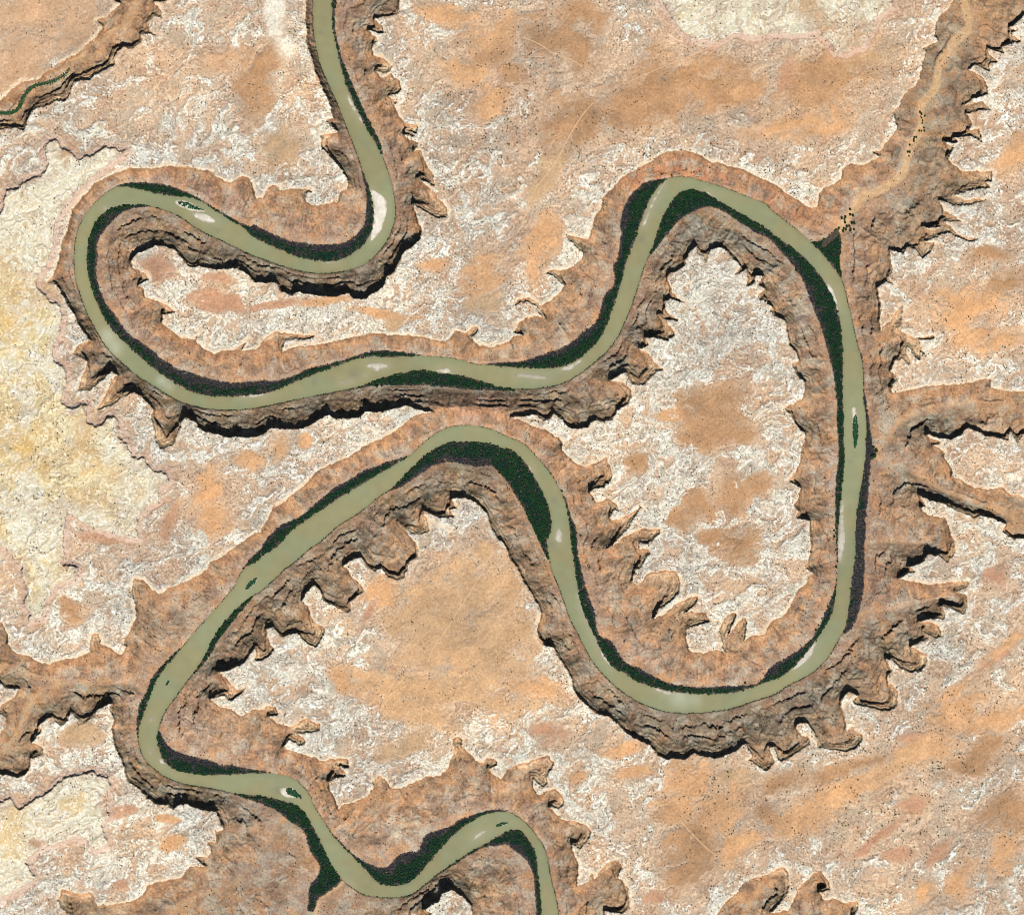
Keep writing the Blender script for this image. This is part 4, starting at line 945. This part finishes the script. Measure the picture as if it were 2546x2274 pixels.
def ico():
    t_ = (1 + 5 ** .5) / 2
    v_ = np.array([(-1, t_, 0), (1, t_, 0), (-1, -t_, 0), (1, -t_, 0), (0, -1, t_), (0, 1, t_), (0, -1, -t_), (0, 1, -t_), (t_, 0, -1), (t_, 0, 1), (-t_, 0, -1), (-t_, 0, 1)], F)
    v_ /= np.linalg.norm(v_[0])
    f = np.array([(0, 11, 5), (0, 5, 1), (0, 1, 7), (0, 7, 10), (0, 10, 11), (1, 5, 9), (5, 11, 4), (11, 10, 2), (10, 7, 6), (7, 1, 8), (3, 9, 4), (3, 4, 2), (3, 2, 6), (3, 6, 8), (3, 8, 9), (4, 9, 5), (2, 4, 11), (6, 2, 10), (8, 6, 7), (9, 8, 1)], np.int32)
    return v_, f


IV, IF = ico()


def blobs(x, y, z, r, hz, tint):
    """many small ragged leaf clumps in one mesh: positions, radii, heights, tints"""
    n = len(x)
    jit = 1 + (rng.random((n, 12, 1)) - .5) * .75
    an = rng.random(n) * 6.283
    c, s = np.cos(an), np.sin(an)
    vv = IV[None] * jit
    vx = vv[..., 0] * c[:, None] - vv[..., 1] * s[:, None]
    vy = vv[..., 0] * s[:, None] + vv[..., 1] * c[:, None]
    co = np.stack([vx * r[:, None] + x[:, None], vy * r[:, None] + y[:, None], vv[..., 2] * hz[:, None] + z[:, None]], -1)
    f = IF[None] + (np.arange(n) * 12)[:, None, None]
    tn = np.repeat(tint, 12, 0).reshape(n, 12, 3) * (1 + (rng.random((n, 12, 1)) - .5) * .35)
    return co.reshape(-1, 3), f.reshape(-1, 3), tn.reshape(-1, 3)


leafmat = material('leaf_clumps', attr='leaf_tint', noise=[(.25, .25)], rough=.8, spec=.1)


def blob_object(name, x, y, z, r, hz, tint, parent=None, **props):
    co, f, tn = blobs(x - CX, CY - y, z, r, hz, tint)
    me = mesh_np(name, co, f, False)
    attr_col(me, 'leaf_tint', tn)
    return new_obj(name, me, leafmat, parent, **props)


# sandbars
sandmats = {}
barmat = material('bar_sand', attr='sand_tint', noise=[(.12, .10), (.5, .08)])
for n, (s, b, label) in enumerate(BARS):
    vx, vy, vz, f, *_ = poly_patch(P(s), .55, seed=n)
    me = mesh_np('sandbar', world(np.array(vx), np.array(vy), vz), f, True)
    dd = _[0].astype(F)
    xx_, yy_ = np.array(vx, F), np.array(vy, F)
    dry = np.array((.60, .42, .24) if 'orange' in label else (.80, .74, .64), F)[None] * b * (1.0 if b > .65 else .9)
    wet = col(.31, .285, .18)
    k = np.clip(ss(-.02, .75, dd + fbm(xx_, yy_, 14, 3, 241) * .45) * (.72 + .28 * ss(-.5, .2, fbm(xx_, yy_, 30, 2, 245))) * (.62 + b * .45), 0, 1)
    attr_col(me, 'sand_tint', cm(wet, dry, k))
    mt = barmat
    new_obj('sandbar', me, mt, label=label, category='sandbar')

# islands: a sand base and a green crown of willows
for n, (s, g, label) in enumerate(ISLES):
    p = P(s)
    c = p.mean(0)
    root = bpy.data.objects.new('island', None)
    root.location = (c[0] - CX, CY - c[1], 0)
    COLL.objects.link(root)
    root['label'] = label
    root['category'] = 'island'
    vx, vy, vz, f, *_ = poly_patch(p, .6, seed=40 + n, st=2.0)
    co = world(np.array(vx), np.array(vy), vz) - np.array([[c[0] - CX, CY - c[1], 0]], F)
    sm_ = mesh_np('sand_base', co, f, True)
    dd = _[0].astype(F)
    attr_col(sm_, 'sand_tint', cm(col(.31, .285, .18), col(.66, .60, .49), ss(.0, .8, dd + fbm(np.array(vx, F), np.array(vy, F), 12, 2, 247) * .4)))
    new_obj('sand_base', sm_, barmat, root)
    gp = P(g)
    k = []
    x0, y0 = gp.min(0)
    x1, y1 = gp.max(0)
    xs, ys = np.arange(x0, x1, .5).astype(F), np.arange(y0, y1, .5).astype(F)
    m = fill(smooth_poly(gp), xs, ys)
    jj_, ii_ = np.where(m)
    sel = rng.permutation(len(jj_))[:max(12, int(len(jj_) * .12))]
    px, py = xs[ii_[sel]], ys[jj_[sel]]
    tint = np.array((.018, .075, .034), F) * (1 + (rng.random((len(px), 1)) - .5) * .7)
    if n == 0:
        keep = gn(px, py, 9, 3) > -.25
        px, py, tint = px[keep], py[keep], tint[keep]
    o = blob_object('willow_crown', px - c[0] + CX, py - c[1] + CY, np.full(len(px), 1.3), rng.uniform(.9, 1.9, len(px)), rng.uniform(.9, 1.9, len(px)), tint.astype(F), root)

# riverside thickets
uu = dVin
for n, (thr, label) in enumerate(BELTS):
    jv, iv = np.where(BELT_ID == n + 1)
    ins = (rxs[iv] > -150) & (rxs[iv] < W + 150) & (rys[jv] > -150) & (rys[jv] < HT + 150)
    jv, iv = jv[ins], iv[ins]
    cnt = int(len(jv) * 1.35)
    s_ = rng.integers(0, len(jv), cnt)
    px = rxs[iv[s_]] + rng.uniform(-1.4, 1.4, cnt)
    py = rys[jv[s_]] + rng.uniform(-1.4, 1.4, cnt)
    px, py = px.astype(F), py.astype(F)
    dw = np.maximum(sample(sdW, px, py), 0)
    de = np.maximum(sample(dVin, px, py), .5)
    u = np.where(dw < de + 2, dw * .5 / (dw * .5 + de * .5 + 1e-3), dw / (dw + de))
    nz = fbm(px, py, 26, 3, 221)
    nz2 = fbm(px, py, 9, 2, 225)
    grey = ss(thr - .12, thr + .12, u + nz * .22)
    keep = (rng.random(cnt) < 1 - grey * .25) & ((nz2 > -.5 + .3 * grey) | (rng.random(cnt) < .3)) & (de + nz2 * 7 + nz * 4 > 2.0 + rng.random(cnt) * 3) & (sample(dWash2, px, py) > 1.5)
    px, py, grey, nz, nz2, dw = px[keep], py[keep], grey[keep], nz[keep], nz2[keep], dw[keep]
    gr = cm(col(.009, .036, .023), col(.013, .050, .016), ss(-.2, .4, nz2 + nz * .6))
    gr = cm(gr, col(.008, .022, .012), ss(.1, .6, -nz2) * .6)
    gy_ = cm(col(.034, .034, .046), col(.056, .053, .060), ss(-.1, .5, nz2))
    tint = cm(gr, gy_, grey) * (1 + (rng.random((len(px), 1)) - .5) * .4)
    r = rng.uniform(1.0, 2.1, len(px)) * (1 - .12 * grey)
    hz = r * rng.uniform(.7, 1.2, len(px))
    z = zat(px, py) + hz * .55
    blob_object('riverside_thicket', px, py, z, r.astype(F), hz.astype(F), tint.astype(F), label=label, category='thicket', kind='stuff', group='thicket belts along the river')

# thin scrub fringe that follows both banks
px_, py_ = [], []
for b in bank.values():
    d = dense(b, 1.2)
    px_.append(d[:, 0])
    py_.append(d[:, 1])
px, py = np.concatenate(px_), np.concatenate(py_)
px = (px + rng.normal(0, 1.3, len(px))).astype(F)
py = (py + rng.normal(0, 1.3, len(py))).astype(F)
k = (sample(sdW, px, py) > .2) & (sample(VEGs, px, py) < .4) & (fbm(px, py, 40, 3, 231) > -.32) & (px > -100) & (px < W + 100) & (py > -100) & (py < HT + 100)
px, py = px[k], py[k]
r = rng.uniform(.7, 1.5, len(px)).astype(F)
tint = np.array((.022, .06, .03), F) * (1 + (rng.random((len(px), 1)) - .5) * .6)
blob_object('bank_scrub', px, py, zat(px, py) + .5, r, r, tint.astype(F), label='thin dark green scrub fringe along both river banks', category='scrub', kind='stuff')

# growth along the creek of the north west side canyon
d = dense(smooth_poly(WASH['nw'][1:12], False), .6)
d = np.vstack([d, d, d, d, d])
px = (d[:, 0] + rng.normal(0, 2.4, len(d))).astype(F)
py = (d[:, 1] + rng.normal(0, 2.4, len(d))).astype(F)
k = (px < 175) & (rng.random(len(px)) < np.clip(1.5 - px / 140, 0, 1))
px, py = px[k], py[k]
r = rng.uniform(.8, 1.6, len(px)).astype(F)
tint = np.array((.03, .085, .035), F) * (1 + (rng.random((len(px), 1)) - .5) * .7)
blob_object('creekside_growth', px, py, zat(px, py) + .5, r, r, tint.astype(F), label='green ribbon of growth along the creek in the north western side canyon', category='creek growth', kind='stuff')

# dirt tracks: thin ribbons draped over the ground
tmat = material('track_dirt', base=(.70, .45, .26), noise=[(.1, .12)])
for s, label in TRACK:
    l = dense(smooth_poly(P(s), False), 3.0)
    dr = np.gradient(l, axis=0)
    dr /= np.linalg.norm(dr, axis=1)[:, None] + 1e-6
    nr = np.stack([-dr[:, 1], dr[:, 0]], 1)
    wd = .85 + .25 * gn(l[:, 0], l[:, 1], 30, 6)[:, None]
    rows = [l - nr * wd, l, l + nr * wd]
    vs = np.concatenate(rows)
    zz = zat(vs[:, 0], vs[:, 1])
    n_ = len(l)
    zz = np.maximum(zz, np.tile(np.maximum(np.maximum(zz[:n_], zz[n_:2 * n_]), zz[2 * n_:]), 3)) + .25
    f = []
    for a in (0, 1):
        i_ = np.arange(n_ - 1)
        f.append(np.stack([a * n_ + i_, a * n_ + i_ + 1, (a + 1) * n_ + i_ + 1, (a + 1) * n_ + i_], 1))
    new_obj('dirt_road', mesh_np('dirt_road', world(vs[:, 0], vs[:, 1], zz), np.vstack(f), True), tmat, kind='structure', label=label)

# ------------------------------------------------------------------ trees and shrubs one can tell apart
bark = material('bark', base=(.16, .11, .07), noise=[(2, .2)])


def tree_meshes(seed):
    r_ = np.random.default_rng(seed)
    # tapered trunk with three limbs
    vs, fs = [], []

    def limb(a, b, ra, rb):
        a, b = np.array(a, F), np.array(b, F)
        d = b - a
        d /= np.linalg.norm(d)
        e1 = np.cross(d, (0.3, .9, .1))
        e1 /= np.linalg.norm(e1)
        e2 = np.cross(d, e1)
        o = len(vs)
        for p_, q_ in ((a, ra), (b, rb)):
            for k_ in range(6):
                an = k_ * math.pi / 3
                vs.append(p_ + (e1 * math.cos(an) + e2 * math.sin(an)) * q_)
        for k_ in range(6):
            k2 = (k_ + 1) % 6
            fs.append((o + k_, o + k2, o + 6 + k2, o + 6 + k_))
    limb((0, 0, -.3), (0.05, 0, .9), .22, .15)
    for k_ in range(3):
        an = k_ * 2.1 + r_.random()
        limb((0.05, 0, .85), (math.cos(an) * .7, math.sin(an) * .7, 1.7), .13, .05)
    tm = mesh_np('trunk', np.array(vs), np.array(fs))
    n_ = 46
    ph = r_.random(n_) * 6.283
    rr = r_.random(n_) ** .5 * .95
    x = np.cos(ph) * rr
    y = np.sin(ph) * rr
    z = 1.5 + (r_.random(n_) - .4) * 1.2 * (1.1 - rr * .6)
    s_ = r_.uniform(.18, .42, n_)
    tint = np.array((.020, .055, .016), F) * (1 + (r_.random((n_, 1)) - .5) * .9)
    co, f, tn = blobs(x, y, z, s_, s_, tint.astype(F))
    cmn = mesh_np('crown', co, f)
    attr_col(cmn, 'leaf_tint', tn)
    tm.materials.append(bark)
    cmn.materials.append(leafmat)
    return tm, cmn


TREES = [tree_meshes(s) for s in (3, 4, 5, 6)]


def add_tree(x, y, r, label, group):
    tm, cmn = TREES[random.randrange(4)]
    o = bpy.data.objects.new('cottonwood_tree', None)
    COLL.objects.link(o)
    z = float(zat(x, y)[0])
    o.location = (x - CX, CY - y, z)
    o.scale = (r, r, r * random.uniform(.75, 1.0))
    o.rotation_euler = (0, 0, random.random() * 6.28)
    o['label'] = label
    o['category'] = 'tree'
    o['group'] = group
    for nm_, me in (('trunk', tm), ('crown', cmn)):
        c = bpy.data.objects.new(nm_, me)
        COLL.objects.link(c)
        c.parent = o


TREESPOTS = [
    ("c0r0 800,1700 865,1630 890,1640 930,1610 960,1610 1000,1605 1090,1605 775,1730 760,1790", 2.6, 'round dark tree in a row at the head of the western bend', 'bank trees at the head of the western bend'),
    ("c0r1 900,780 930,830 1040,930 1060,960 1090,980 1130,1020 1110,1000 1050,945 1080,965", 3.0, 'dark tree standing in the thicket below the western bend', 'dark trees in the thicket below the western bend'),
    ("c0r1 1300,1130 1350,1160 1380,1175 1410,1195 1660,1275 1810,1285 1920,1290 1950,1292 1990,1295", 2.4, 'dark tree along the bend before the middle reach', 'trees before the middle reach'),
    ("c1r1 20,1275 70,1275 110,1275 1600,1240 1650,1250 1690,1255 1740,1260 770,1270 960,1252 1000,1250", 2.5, 'dark green tree beside the middle reach of the river', 'trees beside the middle reach'),
    ("c2r1 730,830 750,790 720,870 800,655 850,560 885,500 690,920 650,930", 2.6, 'dark tree on the left bank of the northward reach', 'trees on the northward reach'),
    ("c3r1 160,160 270,350 600,20 630,40 660,15 690,40 640,20", 2.3, 'dark tree where the north eastern wash meets the river', 'trees at the wash mouth'),
    ("c3r0 620,1700 650,1690 640,1710 690,1630 690,1670 710,1680 700,1740 720,1740 680,1760 650,1790 630,1800 690,1780 720,1790 650,1730 665,1765", 2.4, 'dark green tree scattered in the sandy bed of the north eastern wash mouth', 'trees at the foot of the north eastern wash'),
    ("c3r0 1145,1215 1150,1185 1135,1185 1150,1130 1180,1105 1175,1090 1185,1075 1200,1070 1225,1020 1240,1020 1260,1020 1245,960 1250,940 1230,870 1240,890 1240,915 1265,905 1260,1000", 2.1, 'dark green tree in the upper sandy bed of the north eastern wash', 'trees in the upper north eastern wash'),
    ("c3r1 870,1730 890,1760 880,1790 c3r2 860,10 880,10", 3.0, 'dark tree at the mouth of the eastern side canyon', 'trees at the mouth of the eastern side canyon'),
    ("c3r2 565,590 570,640 575,740 580,880 570,1040 545,1110 530,1160 515,1190 490,1240 470,1280 440,1330 420,1370", 2.2, 'dark bank tree along the inner side of the eastern reach', 'bank trees inside the south eastern bend'),
    ("c2r2 890,1610 910,1630 940,1660 960,1670 980,1680 500,540 520,580 530,620 510,650 580,630 430,290", 2.5, 'dark bank tree between the central bend and the southern bend', 'bank trees above the southern bend'),
    ("c2r3 1240,30 1320,50 1380,65 1370,40 1860,15", 2.7, 'dark tree at the bottom of the southern bend', 'trees at the bottom of the southern bend'),
    ("c1r3 1050,1510 1180,1520 1240,1460 1020,1490 1120,1500 c0r3 1455,655", 2.4, 'dark tree in the broad thicket of the southernmost bend', 'trees in the southernmost bend'),
    ("c2r0 1010,1500 1060,1440 1290,1365 1040,1545 1885,1675", 2.4, 'dark tree at the edge of the thicket below the northern wall', 'trees below the northern wall'),
]
for s, r, label, group in TREESPOTS:
    for p_ in P(s):
        x, y = p_ + rng.normal(0, .8, 2)
        if sample(sdW, np.array([x], F), np.array([y], F))[0] < 1:
            continue
        add_tree(x, y, r * random.uniform(.8, 1.2), label, group)

# junipers and blackbrush scattered over the plateaus
NC = 150000
px = rng.uniform(-80, W + 80, NC).astype(F)
py = rng.uniform(-80, HT + 80, NC).astype(F)
i = np.clip(np.searchsorted(gx, px), 0, SH[1] - 1)
j = np.clip(np.searchsorted(gy, py), 0, SH[0] - 1)
kk = j * SH[1] + i
cl1 = fbm(px, py, 45, 3, 301)
cl2 = fbm(px, py, 190, 2, 305)
hi_ = hi[kk]
sand_ = sandm[kk]
wet = sW[kk]
dens = np.where(hi_, .30 + cl1 * .45 + cl2 * .25 - sand_ * .24, .24 + cl1 * .3)
bush = np.zeros(NC, F)
for (cx, cy, rx, ry, a) in [(110, 1240, 170, 230, .14), (60, 1120, 120, 120, .1), (2230, 1900, 330, 250, .22), (1330, 150, 90, 90, .15), (1230, 280, 160, 200, .2), (1520, 330, 220, 120, .12), (2400, 830, 140, 130, .2),
                            (1750, 1960, 160, 160, .2), (1750, 400, 250, 60, .2), (1000, 1830, 200, 70, .1), (760, 760, 200, 80, .06)]:
    bush += a * np.exp(-((px - cx) / rx) ** 2 - ((py - cy) / ry) ** 2)
keep = (rng.random(NC) < np.clip(dens * .6 + bush * (.9 + cl1 * 1.5) + .5 * ss(.2, .55, cl1) * (1 - sand_ * .6), .0, 1) * .8) & (wet > 6) & (sample(VEGs, px, py) < .2)
px, py = px[keep], py[keep]
r = (.55 + rng.random(len(px)) ** 2.2 * 1.25).astype(F)
inb = bush[keep]
r *= np.clip(.95 + inb * 1.4, 1, 1.45).astype(F)
order = np.argsort(-r)
inframe = (px > 4) & (px < W - 4) & (py > 4) & (py < HT - 4)
ind = [k for k in order if inframe[k]][:300]
isind = np.zeros(len(px), bool)
isind[ind] = True


def shrub_mesh(seed):
    r_ = np.random.default_rng(seed)
    n_ = 16
    ph = r_.random(n_) * 6.283
    rr = r_.random(n_) ** .5 * .72
    s_ = r_.uniform(.25, .5, n_)
    tint = np.array((.075, .08, .038), F) * (1 + (r_.random((n_, 1)) - .5) * .7)
    co, f, tn = blobs(np.cos(ph) * rr, np.sin(ph) * rr, .35 + (1 - rr) * .5 * r_.random(n_), s_, s_, tint.astype(F))
    me = mesh_np('shrub', co, f)
    attr_col(me, 'leaf_tint', tn)
    me.materials.append(leafmat)
    return me


SHM = [shrub_mesh(s) for s in range(11, 16)]


def where_name(x, y, t_):
    if t_:
        return 'cream yellow western bench'
    if y > 1650 and x > 1300:
        return 'orange south eastern plateau'
    if x > 2150:
        return 'eastern plateau'
    if x > 1330 and 950 < y < 1700 and x < 1950:
        return 'mesa inside the right hand loop'
    if 700 < x < 1400 and y > 1200:
        return 'lower middle mesa'
    if y < 620 and x > 900:
        return 'northern central plateau'
    if x < 900 and y < 640:
        return 'north western plateau'
    if y >= 1050:
        return 'south western plateau'
    return 'central plateau above the middle reach'


sz = zat(px, py)
for k in ind:
    kk_ = int(np.clip(np.searchsorted(gy, py[k]), 0, SH[0] - 1)) * SH[1] + int(np.clip(np.searchsorted(gx, px[k]), 0, SH[1] - 1))
    wn_ = where_name(px[k], py[k], sT[kk_] < 0)
    if not hi[kk_]:
        wn_ = 'canyon slopes'
    o = bpy.data.objects.new('juniper_shrub', SHM[random.randrange(5)])
    COLL.objects.link(o)
    o.location = (px[k] - CX, CY - py[k], sz[k] - .1)
    s_ = float(r[k]) * 1.0
    o.scale = (s_, s_, s_ * random.uniform(.8, 1.1))
    o.rotation_euler = (0, 0, random.random() * 6.28)
    o['label'] = 'small round dark green juniper on the ' + wn_
    o['category'] = 'shrub'
    o['group'] = 'junipers on the ' + wn_
rest = ~isind
px, py, r, sz = px[rest], py[rest], r[rest], sz[rest]
tint = cm(col(.075, .072, .038), col(.15, .12, .075), rng.random(len(px)).astype(F)) * (1 + (rng.random((len(px), 1)) - .5) * .5)
blob_object('desert_scrub', px, py, sz + r * .35, r, r * .8, tint.astype(F), label='countless tiny dark desert shrubs speckling the plateaus and slopes', category='scrub', kind='stuff')
print('plants', len(px), time.time() - T0)

# ------------------------------------------------------------------ light, sky, camera
AZ, EL = math.radians(166), math.radians(59)
sunv = Vector((math.sin(AZ) * math.cos(EL), math.cos(AZ) * math.cos(EL), math.sin(EL)))
ld = bpy.data.lights.new('sun', 'SUN')
ld.energy = 4.3
ld.angle = math.radians(.5)
ld.color = (1.0, .975, .94)
lo = bpy.data.objects.new('sun', ld)
COLL.objects.link(lo)
lo.rotation_euler = (-sunv).to_track_quat('-Z', 'Y').to_euler()
wd = bpy.data.worlds.new('World')
scene.world = wd
wd.use_nodes = True
nt = wd.node_tree
bg = nt.nodes['Background']
sky = nt.nodes.new('ShaderNodeTexSky')
sky.sky_type = 'NISHITA'
sky.sun_disc = False
sky.sun_elevation = EL
sky.sun_rotation = AZ
nt.links.new(sky.outputs[0], bg.inputs['Color'])
bg.inputs['Strength'].default_value = .035

D = 26000.0
ZREF = 55.0
cd = bpy.data.cameras.new('camera')
cd.sensor_fit = 'HORIZONTAL'
cd.sensor_width = 36
cd.lens = 36 * D / W
cd.clip_start = 10
cd.clip_end = 200000
co_ = bpy.data.objects.new('camera', cd)
co_.location = (0, 0, D + ZREF)
COLL.objects.link(co_)
scene.camera = co_
scene.view_settings.view_transform = 'Standard'
scene.view_settings.look = 'None'
scene.view_settings.exposure = 0
scene.cycles.pixel_filter_type = 'BLACKMAN_HARRIS'
scene.cycles.filter_width = 1.0
scene.cycles.max_bounces = 3
scene.cycles.diffuse_bounces = 0
print('done', time.time() - T0)
